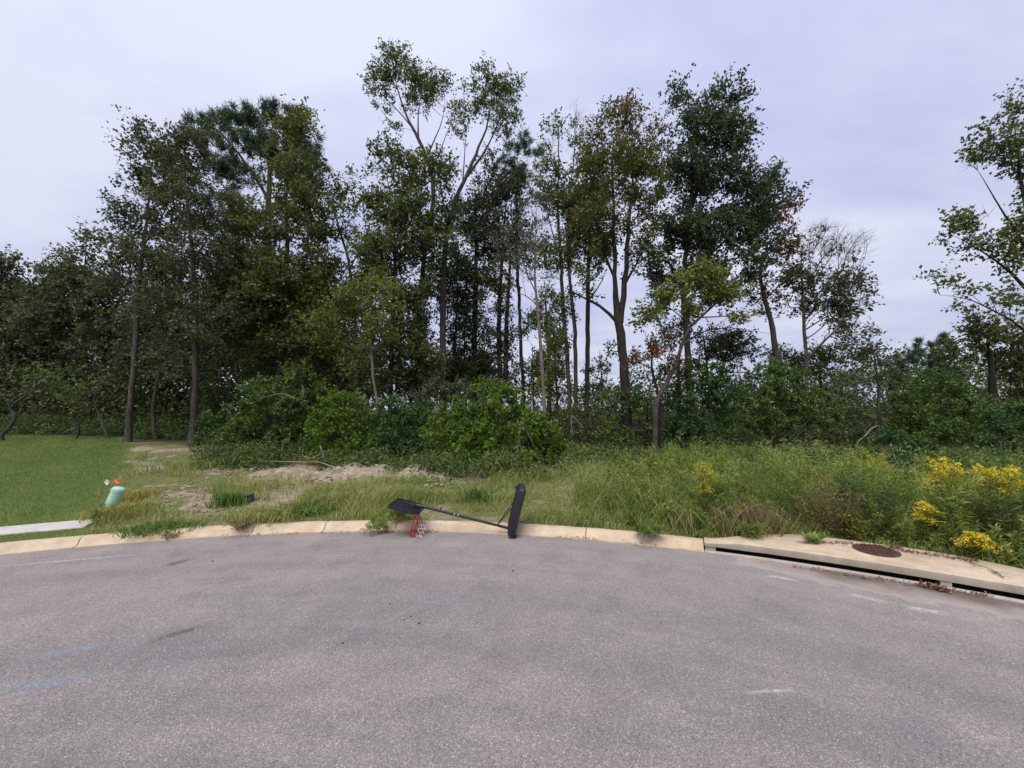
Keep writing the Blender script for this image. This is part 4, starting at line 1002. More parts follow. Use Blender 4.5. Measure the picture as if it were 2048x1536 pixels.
# thin stems seen in the gaps
for i, (Yd, tk, bl, lf, bk, lb) in enumerate([
    (16.5, [[(5, 870, 6), (30, 838, 6), (23, 815, 6), (50, 792, 4), (90, 768, 3)], [(24, 818, 3), (10, 800, 2)]], [(95, 765, 22, 14)], 'shrubdark', 'greybark', 'crooked grey stem rising over the lawn crest at the left edge'),
    (18, [[(216, 884, 5), (206, 850, 5), (192, 818, 4), (186, 792, 3)], [(192, 815, 3), (200, 800, 2)]], [(190, 775, 20, 18)], 'mid', 'greybark', 'thin grey forked sapling left of the dark leaning tree'),
    (18, [[(150, 884, 4), (158, 855, 4), (156, 815, 3)]], [(155, 795, 22, 22)], 'mid', 'greybark', 'thin curved sapling at the foot of the pointed tree'),
    (18.5, [[(312, 886, 7), (306, 820, 6), (318, 745, 5), (322, 710, 4)], [(308, 825, 4), (296, 790, 3)]], [(322, 700, 26, 20)], 'dull', 'greybark', 'bent grey sapling between the two dark trees at the lawn'),
    (20, [[(735, 815, 6), (733, 700, 5), (730, 600, 4)]], [(728, 590, 28, 28)], 'mid', 'bark', 'thin dark stem in the bright gap left of the tallest tree'),
    (21, [[(918, 800, 7), (910, 720, 6), (912, 640, 5), (915, 560, 4)]], [(915, 560, 30, 40), (908, 680, 26, 36, 0, .5)], 'oak', 'bark', 'slim dark stem right of the tall forked trunk'),
    (21, [[(1098, 810, 9), (1095, 680, 8), (1090, 580, 6)]], [(1095, 640, 30, 45), (1100, 730, 32, 45)], 'yellow', 'mossbark', 'yellow green young tree behind the pale leafless one'),
    (20, [[(1357, 800, 7), (1358, 740, 7), (1360, 680, 5)]], [(1355, 660, 26, 30)], 'oak', 'bark', 'slim dark stem behind the bent grey trunk'),
    (21, [[(1418, 780, 6), (1412, 720, 5), (1405, 660, 3)]], [(1430, 690, 40, 36), (1470, 700, 40, 36)], 'dull', 'bark', 'thin dull tree between the oak and the scarlet tipped tree'),
    (21, [[(1640, 800, 6), (1640, 740, 5), (1645, 690, 3)]], [(1640, 715, 45, 24), (1600, 740, 45, 25), (1570, 720, 30, 22)], 'olive', 'bark', 'low olive tree under the half bare tree'),
    (20, [[(690, 830, 6), (688, 740, 5), (684, 660, 3)]], [(690, 700, 45, 45), (680, 770, 50, 36)], 'yellow', 'greybark', 'leafy young tree in the gap right of the tangled olive bush'),
    (21, [[(822, 830, 6), (824, 740, 5), (826, 660, 3)]], [(825, 680, 42, 45), (830, 760, 46, 36)], 'mid', 'bark', 'leafy young tree in the gap behind the dark bush'),
    (22, [[(932, 830, 6), (930, 740, 5), (928, 640, 3)]], [(930, 620, 36, 45), (935, 740, 50, 40)], 'mid', 'bark', 'leafy young tree right behind the dusky bush'),
    (21, [[(1068, 830, 5), (1066, 760, 4), (1064, 690, 3)]], [(1066, 740, 24, 50), (1060, 640, 18, 40, 0, .6)], 'dull', 'bark', 'thin young tree left of the pale leafless one'),
    (19, [[(1115, 830, 5), (1112, 740, 4), (1108, 660, 3)]], [(1112, 690, 30, 50), (1108, 780, 34, 36)], 'yellow', 'greybark', 'airy yellow green young tree at the foot of the twin trunk tree'),
    (19, [[(1205, 840, 5), (1204, 770, 4), (1200, 700, 3)]], [(1206, 720, 28, 40, 0, .5), (1200, 790, 36, 26)], 'mid', 'greybark', 'airy young tree in the bright gap left of the forked maple'),
    (15, [[(1292, 905, 7), (1294, 850, 6), (1296, 800, 5)]], [(1285, 800, 22, 25)], 'shrubdark', 'bark', 'dark thin stem between the forked maple and the bent grey trunk'),
]):
    tree('sapling', lb, 'sapling', Yd, tk, bl, lf, bk, dens=1.1, m=26, L=0.15, Wd=0.09, spread=0.28, seed=80 + i)

# ------------------------------------------------------------------ bushes along the wood edge
def bush(name, label, Yd, feet, blobs, leaf, seed, dens=8.0, m=26, L=0.092, Wd=0.054, spread=0.16, bark='bark', **k):
    tks = []
    for fx, fy, tx, ty in feet:
        tks.append([(fx, fy, 5), ((fx * 0.6 + tx * 0.4), (fy * 0.6 + ty * 0.4), 4), (tx, ty, 2)])
    tree(name, label, 'bush', Yd, tks, blobs, leaf, bark, dens=dens, m=m, L=L, Wd=Wd, spread=spread, seed=seed, flat=0.8, **k)

bush('evergreen_bush', 'bright green rounded bush before the wood, behind the fallen hoop', 12.3, [(965, 945, 960, 830), (970, 945, 1020, 810), (960, 945, 900, 860)],
     [(1005, 812, 58, 40, .3), (965, 775, 22, 16, .3), (920, 820, 44, 36), (885, 880, 46, 36, -.2), (960, 875, 55, 42, -.3), (1040, 860, 62, 46), (1095, 885, 46, 42), (930, 908, 46, 28, -.5), (1040, 915, 60, 26, -.5)], 'shrub', 101, dens=7, cmax=1000)
bush('evergreen_bush', 'bright green bush on the left behind the dirt heap', 13.0, [(700, 930, 700, 830), (710, 930, 735, 850)],
     [(690, 812, 50, 36), (655, 855, 40, 42), (725, 855, 46, 40), (745, 895, 40, 30), (690, 895, 50, 30, -.3), (640, 900, 36, 26)], 'shrub', 102, dens=7)
bush('dark_bush', 'dark green bush between the two bright green ones', 12.8, [(800, 935, 800, 850), (810, 935, 830, 840)],
     [(795, 835, 50, 36, .3), (775, 890, 46, 36), (835, 880, 40, 42, .2), (790, 920, 46, 22, -.3), (845, 825, 36, 30, .6)], 'shrubdark', 103, dens=8)
bush('dusky_bush', 'dusky blue green bush rising behind the bright rounded one', 15.0, [(890, 920, 880, 800), (895, 920, 930, 790)],
     [(880, 790, 50, 28), (935, 785, 40, 24), (850, 820, 30, 26), (985, 770, 26, 20)], 'dull', 104, dens=5, L=0.14, Wd=0.06, m=22, spread=0.2)
bush('tangled_bush', 'tangled olive bush with dead twigs left of the bright green bush', 14.0, [(560, 905, 550, 790), (570, 905, 600, 780), (555, 905, 500, 820), (590, 905, 630, 770)],
     [(545, 800, 66, 46), (605, 780, 46, 42), (500, 840, 50, 38), (620, 840, 46, 50), (560, 860, 66, 38), (590, 748, 36, 22), (465, 870, 42, 26), (590, 900, 60, 24, -1)], 'greenmid', 105, dens=5.5, m=22, leafless=0.18)
bush('dark_bush', 'large dark green bush right of the bent grey trunk', 13.6, [(1400, 915, 1400, 790), (1410, 915, 1440, 780), (1395, 915, 1360, 820)],
     [(1400, 755, 50, 34), (1370, 810, 40, 46), (1440, 800, 45, 42), (1400, 860, 60, 36), (1350, 870, 26, 36), (1460, 850, 32, 40)], 'shrubdark', 106, dens=6, cmax=900)
bush('green_bush', 'yellow green spreading bush below the half bare tree', 14.2, [(1560, 905, 1550, 790), (1570, 905, 1600, 790), (1555, 905, 1510, 820), (1570, 905, 1640, 830)],
     [(1560, 750, 56, 30), (1530, 795, 52, 38), (1600, 790, 46, 36), (1640, 830, 40, 32), (1570, 840, 62, 34), (1510, 850, 34, 30), (1665, 845, 26, 18)], 'greenmid', 107, dens=5.5, m=26)
bush('green_bush', 'broad green bush at the right under the far pines', 14.0, [(1850, 920, 1850, 800), (1860, 920, 1900, 790), (1845, 920, 1800, 830)],
     [(1870, 760, 46, 26), (1830, 800, 46, 36), (1905, 795, 46, 40), (1850, 850, 60, 40), (1925, 850, 46, 40), (1960, 800, 26, 36)], 'greenmid', 108, dens=5, m=28, cmax=900)
bush('dark_bush', 'dark glossy bush beside the slim dying tree', 11.0, [(1800, 930, 1800, 890), (1810, 930, 1830, 890)],
     [(1800, 885, 30, 24), (1830, 905, 36, 24), (1785, 915, 22, 16)], 'shrubdark', 109, dens=9)
bush('dark_bush', 'shaded bush at the far right edge behind the goldenrod', 12.0, [(2000, 920, 2000, 850), (2010, 920, 2030, 850)],
     [(2000, 850, 40, 40), (2045, 840, 36, 50), (1975, 890, 36, 26), (2030, 900, 40, 24)], 'shrubdark', 110, dens=6)
bush('thorny_bush', 'grey brown tangled bush at the foot of the twin trunk tree', 14.5, [(1165, 910, 1150, 830), (1170, 910, 1190, 830)],
     [(1150, 830, 36, 24), (1185, 830, 30, 28), (1160, 870, 36, 30), (1200, 870, 32, 34), (1120, 860, 18, 24)], 'olive', 111, dens=5, m=18, leafless=0.25)
bush('green_bush', 'low green bush round the foot of the forked maple', 14.0, [(1240, 910, 1230, 850), (1250, 910, 1275, 840)],
     [(1225, 800, 34, 28, 2.0), (1280, 800, 30, 26, 2.0), (1225, 870, 34, 34), (1285, 870, 22, 36, .5), (1255, 885, 34, 20, -.5)], 'greenmid', 112, dens=5, m=22)
bush('dark_bush', 'dark leafy bush at the foot of the straight tree by the lawn', 15.0, [(430, 895, 430, 840), (440, 895, 460, 850)],
     [(430, 850, 34, 28), (465, 880, 40, 18), (415, 880, 26, 18)], 'shrubdark', 113, dens=5)

# ------------------------------------------------------------------ masses nobody could count
def leaf_mass(name, label, cat, regs, mat, seed, stems=0):
    g = rng(seed); VV, FF, RR = [], [], []; b = 0
    for (x0, x1, y0, y1, Y0, Y1, n, L) in regs:
        k = max(1, n // 16)
        px = g.uniform(x0, x1, k); Yd = g.uniform(Y0, Y1, k)
        ed = (vnoise(px, Yd, 0.022, seed, 3) - 0.5) * 0.5
        py = y0 + (y1 - y0) * np.clip(g.random(k) ** 0.9 + np.where(g.random(k) < 0.5, ed, 0) * 0.5, -0.12, 1)
        C = np.array([at(a, b_, c) for a, b_, c in zip(px, py, Yd)])
        C = C[C[:, 2] > hz(C[:, 0], C[:, 1]) + 0.1]
        s = L * 1.9
        V_, F_, r_ = leafset(C, 16, (s, s, s * 0.6), L, L * 0.62, g)
        VV.append(V_); FF.append(F_ + b); RR.append(r_); b += len(V_)
    link(name, np_mesh(name, np.concatenate(VV), np.concatenate(FF), attrs={'rnd': np.concatenate(RR)}), M[mat], kind='stuff', label=label, category=cat)
leaf_mass('deep_woods', 'dense shaded woodland seen behind the edge trees', 'woods',
          [(-260, 440, 780, 885, 24, 29, 12000, 0.26), (-260, 260, 640, 880, 27, 34, 26000, 0.26), (-260, 420, 730, 885, 21, 26, 16000, 0.20), (240, 660, 560, 860, 27, 33, 26000, 0.26), (380, 660, 700, 880, 20, 25, 12000, 0.18),
           (640, 1260, 770, 880, 26, 36, 13000, 0.24), (1240, 1720, 740, 890, 24, 34, 16000, 0.24), (1680, 2300, 740, 890, 30, 44, 15000, 0.30), (1240, 1720, 810, 890, 16, 22, 9000, 0.15), (1680, 2150, 800, 890, 16, 24, 9000, 0.17), (880, 1240, 820, 890, 16, 22, 6000, 0.15), (660, 1000, 690, 800, 24, 30, 4500, 0.2), (1700, 2300, 700, 760, 44, 60, 6000, 0.4)], 'woods', 201)
g = rng(202)
VV, FF, RR, b = [], [], [], 0
for (x0, x1, yb0, yb1, Y0, Y1, nc, hmax) in [(390, 660, 0, 0, 11.6, 15, 46, 0.75), (640, 860, 0, 0, 10.9, 12.6, 34, 0.7), (860, 1180, 0, 0, 10.2, 12.0, 46, 0.75), (1130, 1300, 0, 0, 10.5, 14, 36, 0.8), (1290, 1720, 0, 0, 9.3, 13, 90, 0.85), (1700, 2150, 0, 0, 8.3, 12, 90, 1.0), (-60, 420, 0, 0, 20.0, 22.5, 45, 1.2), (-60, 420, 0, 0, 18.5, 20.0, 45, 0.5)]:
    for i in range(nc):
        Yd = g.uniform(Y0, Y1); px = g.uniform(x0, x1); X0 = (px - 1024) / FPX * Yd
        h_ = hmax * g.uniform(0.45, 1.0); rw = h_ * g.uniform(0.7, 1.3); k = int(125 * (h_ / 0.7))
        dv3 = norm(g.normal(size=(k, 3))); dv3[:, 2] = np.abs(dv3[:, 2])
        rad = (0.55 + 0.45 * g.random((k, 1)))
        C = np.array([X0, Yd, float(hz(X0, Yd))]) + dv3 * rad * np.array([rw, rw, h_])
        V_, F_, r_ = leafset(C, 2, (0.05, 0.05, 0.04), 0.10 if Yd < 16 else 0.17, 0.04 if i % 3 else 0.055, g, up=0.9, droop=0.3, base_rnd=np.clip(g.random() * 0.8 + g.random(k) * 0.2, 0, 1) * (1 if Yd < 16 else 0.4))
        VV.append(V_); FF.append(F_ + b); RR.append(r_); b += len(V_)
link('undergrowth', np_mesh('undergrowth', np.concatenate(VV), np.concatenate(FF), attrs={'rnd': np.concatenate(RR)}), M['fern'], kind='stuff', label='low ferny undergrowth along the foot of the wood', category='undergrowth')
# ------------------------------------------------------------------ dug soil heap along the wood edge
def heap(name, label, px0, px1, pyb, depth_m, height, seed, mat, lumps, nx=150, ny=40, props=None):
    a_ = gp(px0, pyb, 0.2); b_ = gp(px1, pyb, 0.2)
    u = np.linspace(0, 1, nx)[:, None]; v = np.linspace(0, 1, ny)[None, :]
    x = a_[0] + (b_[0] - a_[0]) * u + 0 * v
    y = a_[1] + (b_[1] - a_[1]) * u + depth_m * v + 0.25 * (vnoise(x, x * 0, 1.1, seed, 2) - 0.5)
    prof_ = np.zeros_like(x)
    for c, w, h in lumps:
        prof_ = np.maximum(prof_, h * np.exp(-((u - c) / w) ** 2) + 0 * v)
    cross = np.sin(math.pi * np.clip(v, 0, 1)) ** 0.8 * (0.75 + 0.25 * v)
    n1 = vnoise(x, y, 2.6, seed, 3); n2 = vnoise(x, y, 11, seed + 5, 2)
    edge = S(u, 0, 0.05) * (1 - S(u, 0.95, 1)) * S(v, 0, 0.12) * (1 - S(v, 0.88, 1))
    z = hz(x, y) + (prof_ * cross * (0.55 + 0.9 * n1) + 0.07 * (n2 - 0.35) * np.minimum(1, prof_ / 0.1)) * edge * height - 0.012 + 0.02 * edge
    V = np.stack([x, y, z], -1).reshape(-1, 3)
    i = np.arange(nx - 1)[:, None] * ny + np.arange(ny - 1)[None, :]
    Qh = np.stack([i, i + ny, i + ny + 1, i + 1], -1).reshape(-1, 4)
    c = V.mean(0)
    c[2] = hz(c[0], c[1])
    o = link(name, np_mesh(name, V - c, Qh, smooth=True), M[mat], label=label, category='dirt heap')
    o.location = c
    return lambda xx, yy: np.interp
heap('dirt_heap', 'long low heap of pale dug soil before the bushes', 430, 905, 963, 2.2, 0.72, 3, 'dirt', [(0.20, 0.10, 0.24), (0.47, 0.10, 0.42), (0.63, 0.10, 0.30), (0.82, 0.11, 0.36), (0.33, 0.15, 0.16)])
heap('mulch_heap', 'small dark brown mulch heap behind the pale soil heap', 540, 640, 940, 0.9, 1.0, 8, 'mulch', [(0.5, 0.3, 0.20)], 40, 18)
heap('clod_pile', 'small brown clod pile in the grass right of the upright hoop base', 1120, 1190, 978, 0.4, 1.0, 9, 'clod', [(0.4, 0.25, 0.10), (0.8, 0.2, 0.06)], 40, 18)
# loose clods on the heap
g = rng(5)
def rock_mesh(seed, r):
    gg = rng(seed)
    t = (1 + 5 ** 0.5) / 2
    v = norm(np.array([(-1, t, 0), (1, t, 0), (-1, -t, 0), (1, -t, 0), (0, -1, t), (0, 1, t), (0, -1, -t), (0, 1, -t), (t, 0, -1), (t, 0, 1), (-t, 0, -1), (-t, 0, 1)], float))
    f = [(0, 11, 5), (0, 5, 1), (0, 1, 7), (0, 7, 10), (0, 10, 11), (1, 5, 9), (5, 11, 4), (11, 10, 2), (10, 7, 6), (7, 1, 8), (3, 9, 4), (3, 4, 2), (3, 2, 6), (3, 6, 8), (3, 8, 9), (4, 9, 5), (2, 4, 11), (6, 2, 10), (8, 6, 7), (9, 8, 1)]
    return v * (0.7 + 0.6 * gg.random((12, 1))) * np.array([1.2, 1.0, 0.6]) * r, np.array(f)
VV, TT_, b = [], [], 0
for i in range(700):
    px = g.uniform(455, 900) if i < 520 else g.uniform(260, 460); py = g.uniform(936, 968) if i < 520 else g.uniform(905, 1010)
    if i >= 520: px = 320 + (px - 260) * 0.75
    q = gp(px, py, 0.3); v_, f_ = rock_mesh(i, g.uniform(0.015, 0.05))
    VV.append(v_ + np.array([q[0], q[1], hz(q[0], q[1]) + (g.uniform(0.0, 0.12) if i < 520 else 0.01)])); TT_.append(f_ + b); b += 12
link('soil_clods', np_mesh('soil_clods', np.concatenate(VV), None, np.concatenate(TT_)), M['dirt'], kind='stuff', label='loose pale soil clods scattered on the verge', category='soil')

# ------------------------------------------------------------------ grass
def scatter(th0, th1, d0, d1, n, g):
    th = g.uniform(th0, th1, n); d = np.sqrt(g.uniform((RK + d0) ** 2, (RK + d1) ** 2, n)) - RK
    p = pw(th, d)
    return p[:, 0], p[:, 1], th, d
g = rng(31)
VV, QQ, TT_, RR, b = [], [], [], [], 0
def put(P, L_, Wd, lean, bend, rnd, heading=None):
    global b
    V_, Q_, T_, r_ = blades(P, L_, Wd, lean, g, bend, heading, rnd)
    VV.append(V_); QQ.append(Q_ + b); TT_.append(T_ + b); RR.append(r_); b += len(V_)
x, y, th, d = scatter(-40, 30, 0.24, 9.5, 230000, g)
tall = vnoise(x, y, 0.9, 41, 3); lw = lawn_w(x, y); sw_ = soil_w(x, y)
keep = (g.random(len(x)) > sw_ * 0.85) & (g.random(len(x)) < 1 - 0.5 * S(d, 1.5, 3)) & (np.abs(np.arctan2(x, y)) < math.radians(54)) & (g.random(len(x)) > lw) & (g.random(len(x)) < 1.0 - 0.55 * S(d, 3.2, 5)) & ~((th > 22.5) & (d < back_d(th) + 0.05))
x, y, th, d, tall = x[keep], y[keep], th[keep], d[keep], tall[keep]
hgt = (0.05 + 0.26 * S(tall, 0.38, 0.72)) * (0.5 + g.random(len(x))) * (0.55 + 0.45 * S(d, 0.25, 0.9)) * (1 + 0.5 * S(th, 8, 18))
col = np.clip(0.25 + 0.55 * vnoise(x, y, 0.6, 51, 3) + 0.28 * (g.random(len(x)) - 0.4) + 0.35 * (g.random(len(x)) < 0.10), 0, 1)
put(np.stack([x, y, hz(x, y) - 0.01], 1), hgt, 0.008 + 0.006 * g.random(len(x)), 0.25 + 0.75 * g.random(len(x)), 0.55, col)
link('verge_grass', np_mesh('verge_grass', np.concatenate(VV), np.concatenate(QQ), np.concatenate(TT_), {'rnd': np.concatenate(RR)}), M['grass'], kind='stuff', label='uneven weedy grass on the verge behind the kerb', category='grass')
# mown lawn
VV, QQ, TT_, RR, b = [], [], [], [], 0
x = g.uniform(-26, -5.4, 420000); y = 5 + 14.5 * g.random(420000) ** 1.25; th, d = polar(x, y)
keep = (d > 0.24) & (g.random(len(x)) < lawn_w(x, y)) & ~((d > 0.64) & (d < 1.12) & (th < -21.9)) & (np.abs(np.arctan2(x, y)) < math.radians(54.5))
x, y, th, d = x[keep], y[keep], th[keep], d[keep]
N_ = len(x)
far = 1 + 0.09 * d
P = np.stack([x, y, hz(x, y) - 0.004], 1); a_ = g.random(N_) * 6.283; f_ = g.random(N_) * 6.283
hh_ = (0.028 + 0.03 * g.random(N_)); w_ = 0.0065 * far
sdv = np.stack([np.cos(f_), np.sin(f_), 0 * f_], 1) * w_[:, None] / 2
tip = P + np.stack([np.cos(a_) * hh_ * 0.55, np.sin(a_) * hh_ * 0.55, hh_], 1)
rn = np.clip(-0.05 + 0.55 * vnoise(x, y, 0.28, 61, 3) + 0.4 * vnoise(x, y, 1.6, 63, 3) + 0.07 * np.sin((x * 0.75 + y * 0.66) * 5.2) + 0.3 * (g.random(N_) - 0.4) + 0.5 * (g.random(N_) < 0.03), 0, 1)
link('lawn_grass', np_mesh('lawn_grass', np.stack([P - sdv, P + sdv, tip], 1).reshape(-1, 3), None, np.arange(N_ * 3).reshape(-1, 3), {'rnd': np.repeat(rn, 3)}), M['lawn'], kind='stuff', label='short mown green lawn on the left', category='grass')

# clumps of taller grass that stand out one by one
def tuft(label, px, py, n, rad, hgt_, wid, mat, seed, lean=0.7, bend=0.6, heading=None, name='grass_tuft', ell=1.0):
    g_ = rng(seed)
    q = gp(px, py, 0.17); z0 = float(hz(q[0], q[1]))
    q = gp(px, py, z0)
    r_ = rad * np.minimum(np.abs(g_.normal(size=n)) * 0.62, 1.1); an = g_.random(n) * 6.283
    P_ = np.stack([r_ * np.cos(an) * ell, r_ * np.sin(an), np.zeros(n)], 1)
    P_[:, 2] = hz(q[0] + P_[:, 0], q[1] + P_[:, 1]) - z0 - 0.01
    V_, Q_, T_, rr_ = blades(P_, hgt_ * (0.45 + 0.65 * g_.random(n)), wid, lean * (0.4 + 0.8 * g_.random(n)), g_, bend, heading)
    o = link(name, np_mesh(name, V_, Q_, T_, {'rnd': rr_}), M[mat], label=label, category='grass tuft')
    o.location = (q[0], q[1], z0)
    return o
tuft('tall lush grass clump right behind the middle of the hoop pole', 955, 1004, 260, 0.24, 0.42, 0.016, 'lushgrass', 301, 0.8, 0.55, ell=1.5)
tuft('pale yellow grass clump behind the fallen backboard', 765, 1012, 700, 0.38, 0.46, 0.008, 'palegrass', 302, 0.7, 0.4, heading=0.3, ell=1.3)
tuft('straw yellow grass spilling over the end of the pavement', 236, 1036, 1300, 0.42, 0.30, 0.009, 'straw', 303, 0.8, 0.6, ell=1.0)
tuft('straw yellow grass along the lawn edge above the green post', 265, 1000, 900, 0.42, 0.26, 0.009, 'straw', 304, 0.8, 0.6, ell=0.6)
tuft('green grass clump at the kerb right of the pavement end', 290, 1064, 700, 0.26, 0.16, 0.010, 'lushgrass', 305, 1.0, 0.7, ell=1.5)
tuft('low green grass clump at the kerb below the bare soil patch', 345, 1055, 700, 0.26, 0.16, 0.010, 'lushgrass', 306, 1.0, 0.7, ell=1.7)
tuft('broad leaved light green grass clump left of the backboard', 605, 1030, 420, 0.36, 0.34, 0.017, 'lushgrass', 307, 0.95, 0.75, ell=1.4)
tuft('pale swept grass clump above the kerb left of the broad leaved one', 530, 1042, 700, 0.36, 0.36, 0.009, 'palegrass', 308, 1.0, 0.65, heading=0.4, ell=1.5)
tuft('dark green grass clump beside the green ground box', 458, 1012, 360, 0.26, 0.38, 0.015, 'lushgrass', 309, 0.7, 0.5, ell=1.2)
tuft('light grass clump between the ground box and the broad leaved clump', 660, 1012, 500, 0.34, 0.34, 0.010, 'palegrass', 310, 0.8, 0.6, ell=1.5)
tuft('tall seeding grass clump before the bright rounded bush', 1080, 962, 160, 0.30, 0.55, 0.012, 'palegrass', 311, 0.5, 0.4, ell=1.8)
tuft('seeding pale grass clump at the foot of the twin trunk tree', 1165, 958, 200, 0.34, 0.65, 0.012, 'palegrass', 312, 0.5, 0.4, ell=1.6)
tuft('blue green grass clump where the tall weeds begin', 1215, 1010, 800, 0.45, 0.50, 0.012, 'grass', 313, 0.9, 0.6, ell=1.2)
tuft('brown and green dry grass clump hanging near the drain start', 1495, 1068, 900, 0.34, 0.72, 0.010, 'drygrass', 314, 0.9, 0.75, ell=1.4)
tuft('grey green grass clump right of the upright hoop base', 1150, 1040, 800, 0.40, 0.26, 0.010, 'grass', 315, 0.9, 0.6, ell=1.8)
tuft('arching pale grass clump left of the brown dry clump', 1380, 1058, 420, 0.34, 0.62, 0.012, 'palegrass', 316, 1.0, 0.8, ell=1.4)
tuft('arching green grass clump at the right edge above the kerb', 2030, 1118, 500, 0.30, 0.40, 0.014, 'lushgrass', 317, 1.0, 0.8, ell=1.4)

# ------------------------------------------------------------------ tall weeds on the right
def weed_plants(P0, H, g_, per=90, Lf=0.07, Wf=0.012, fluff=0.16, lean=0.16, rb=None):
    n = len(P0)
    ln = g_.normal(size=(n, 2)) * lean
    t = 0.10 + 0.92 * g_.random((n, per)) ** 0.85
    a_ = g_.random((n, per)) * 6.283
    out = fluff * H[:, None] * (0.25 + 0.75 * g_.random((n, per))) * (1.1 - 0.75 * t)
    X_ = P0[:, None, 0] + ln[:, None, 0] * H[:, None] * t ** 1.6 + out * np.cos(a_)
    Y_ = P0[:, None, 1] + ln[:, None, 1] * H[:, None] * t ** 1.6 + out * np.sin(a_)
    Z_ = P0[:, None, 2] + H[:, None] * t * 0.96 + 0.25 * out
    C = np.stack([X_, Y_, Z_], -1).reshape(-1, 3); N = len(C)
    ax = norm(np.stack([np.cos(a_), np.sin(a_), 0.9 + 0 * a_], -1).reshape(-1, 3) + g_.normal(size=(N, 3)) * 0.45)
    sd_ = norm(np.cross(ax, g_.normal(size=(N, 3)) * 0.6 + np.array([0, 0, 1])))
    L_ = (Lf * (0.6 + 0.8 * g_.random(N)))[:, None]; W_ = L_ * Wf / Lf
    V_ = np.stack([C, C + ax * L_ * 0.5 + sd_ * W_ / 2, C + ax * L_ + np.array([0, 0, -1]) * L_ * 0.15, C + ax * L_ * 0.5 - sd_ * W_ / 2], 1).reshape(-1, 3)
    r0_ = np.repeat(g_.random(n) * 0.7 if rb is None else rb, per)
    r_ = np.clip(r0_ + 0.3 * g_.random(N), 0, 1)
    # stems: three-sided, two segments
    S0 = P0; S1 = P0 + np.stack([ln[:, 0] * H * 0.33, ln[:, 1] * H * 0.33, H * 0.5], 1); S2 = P0 + np.stack([ln[:, 0] * H, ln[:, 1] * H, H * 0.98], 1)
    an = np.array([0, 2.094, 4.189]); cs = np.stack([np.cos(an), np.sin(an), 0 * an], 1)
    ringv = np.stack([S0[:, None] + cs * 0.006, S1[:, None] + cs * 0.0045, S2[:, None] + cs * 0.002], 1).reshape(-1, 3)
    bb = np.arange(n)[:, None, None] * 9; j = np.arange(3)
    q_ = np.concatenate([np.stack([j + 3 * k, (j + 1) % 3 + 3 * k, (j + 1) % 3 + 3 + 3 * k, j + 3 + 3 * k], -1) for k in (0, 1)])[None]
    return V_, np.arange(N * 4).reshape(-1, 4), np.repeat(r_, 4), ringv, (bb + q_).reshape(-1, 4)
g = rng(71)
x, y, th, d = scatter(16.0, 47, 0.34, 4.6, 900, g)
ok = ~((th > 22.0) & (d < back_d(th) + 0.12)) & (np.abs(np.arctan2(x, y)) < math.radians(57)) & (g.random(len(x)) < S(th, 16, 22) * 0.8 + 0.2)
x, y, th, d = x[ok], y[ok], th[ok], d[ok]
dd = np.where(th > 22.5, d - back_d(th), d)
H = (0.27 + 0.56 * S(dd, 0.0, 1.1)) * (0.55 + 0.7 * g.random(len(x))) * (0.62 + 0.38 * S(th, 16, 23)) * (0.6 + 0.8 * vnoise(x, y, 1.3, 12, 2))
P0 = np.stack([x, y, hz(x, y)], 1)
V_, F_, r_, SV, SQ = weed_plants(P0, H, g, per=120, rb=np.clip(-0.25 + 1.25 * vnoise(x, y, 1.4, 17, 2) + 0.25 * (g.random(len(x)) - 0.5), 0, 0.8))
ra_ = np.full(len(SV), 0.35)
link('weed_thicket', np_mesh('weed_thicket', np.concatenate([V_, SV]), np.concatenate([F_, SQ + len(V_)]), attrs={'rnd': np.concatenate([r_, ra_])}), M['weed'], kind='stuff', label='thick stand of tall feathery green weeds behind the storm drain', category='weeds')
g = rng(72)
x, y, th, d = scatter(16.0, 47, 0.34, 4.2, 330, g)
ok = ~((th > 22.0) & (d < back_d(th) + 0.10)) & (np.abs(np.arctan2(x, y)) < math.radians(57))
x, y, th, d = x[ok], y[ok], th[ok], d[ok]
dd = np.where(th > 22.5, d - back_d(th), d)
H = (0.16 + 0.5 * S(dd, 0.0, 1.2)) * (0.5 + 0.8 * g.random(len(x)))
V_, F_, r_, SV, SQ = weed_plants(np.stack([x, y, hz(x, y)], 1), H, g, per=46, Lf=0.075, Wf=0.032, fluff=0.22, lean=0.2, rb=np.clip(g.random(len(x)) * 0.9, 0, 0.85))
link('broadleaf_weeds', np_mesh('broadleaf_weeds', np.concatenate([V_, SV]), np.concatenate([F_, SQ + len(V_)]), attrs={'rnd': np.concatenate([r_, np.full(len(SV), 0.2)])}), M['yellow'], kind='stuff', label='broad leaved weeds scattered among the feathery ones on the right', category='weeds')
# grass between the weeds
VV, QQ, TT_, RR, b = [], [], [], [], 0
x, y, th, d = scatter(14, 47, 0.28, 4.2, 30000, g)
ok = ~((th > 22.0) & (d < back_d(th) + 0.02)) & (np.abs(np.arctan2(x, y)) < math.radians(57))
x, y, th, d = x[ok], y[ok], th[ok], d[ok]
dd = np.where(th > 22.5, d - back_d(th), d)
put(np.stack([x, y, hz(x, y)], 1), (0.12 + 0.62 * S(dd, 0.05, 1.2)) * (0.35 + 0.9 * g.random(len(x))) * (0.5 + 0.9 * vnoise(x, y, 1.7, 33, 2)), 0.011, 0.3 + 0.9 * g.random(len(x)), 0.65, np.clip(0.1 + 0.6 * vnoise(x, y, 1.1, 19, 2) + 0.35 * (g.random(len(x)) - 0.3), 0, 1))
link('weed_grass', np_mesh('weed_grass', np.concatenate(VV), np.concatenate(QQ), np.concatenate(TT_), {'rnd': np.concatenate(RR)}), M['grass'], kind='stuff', label='long grass growing up between the tall weeds on the right', category='grass')

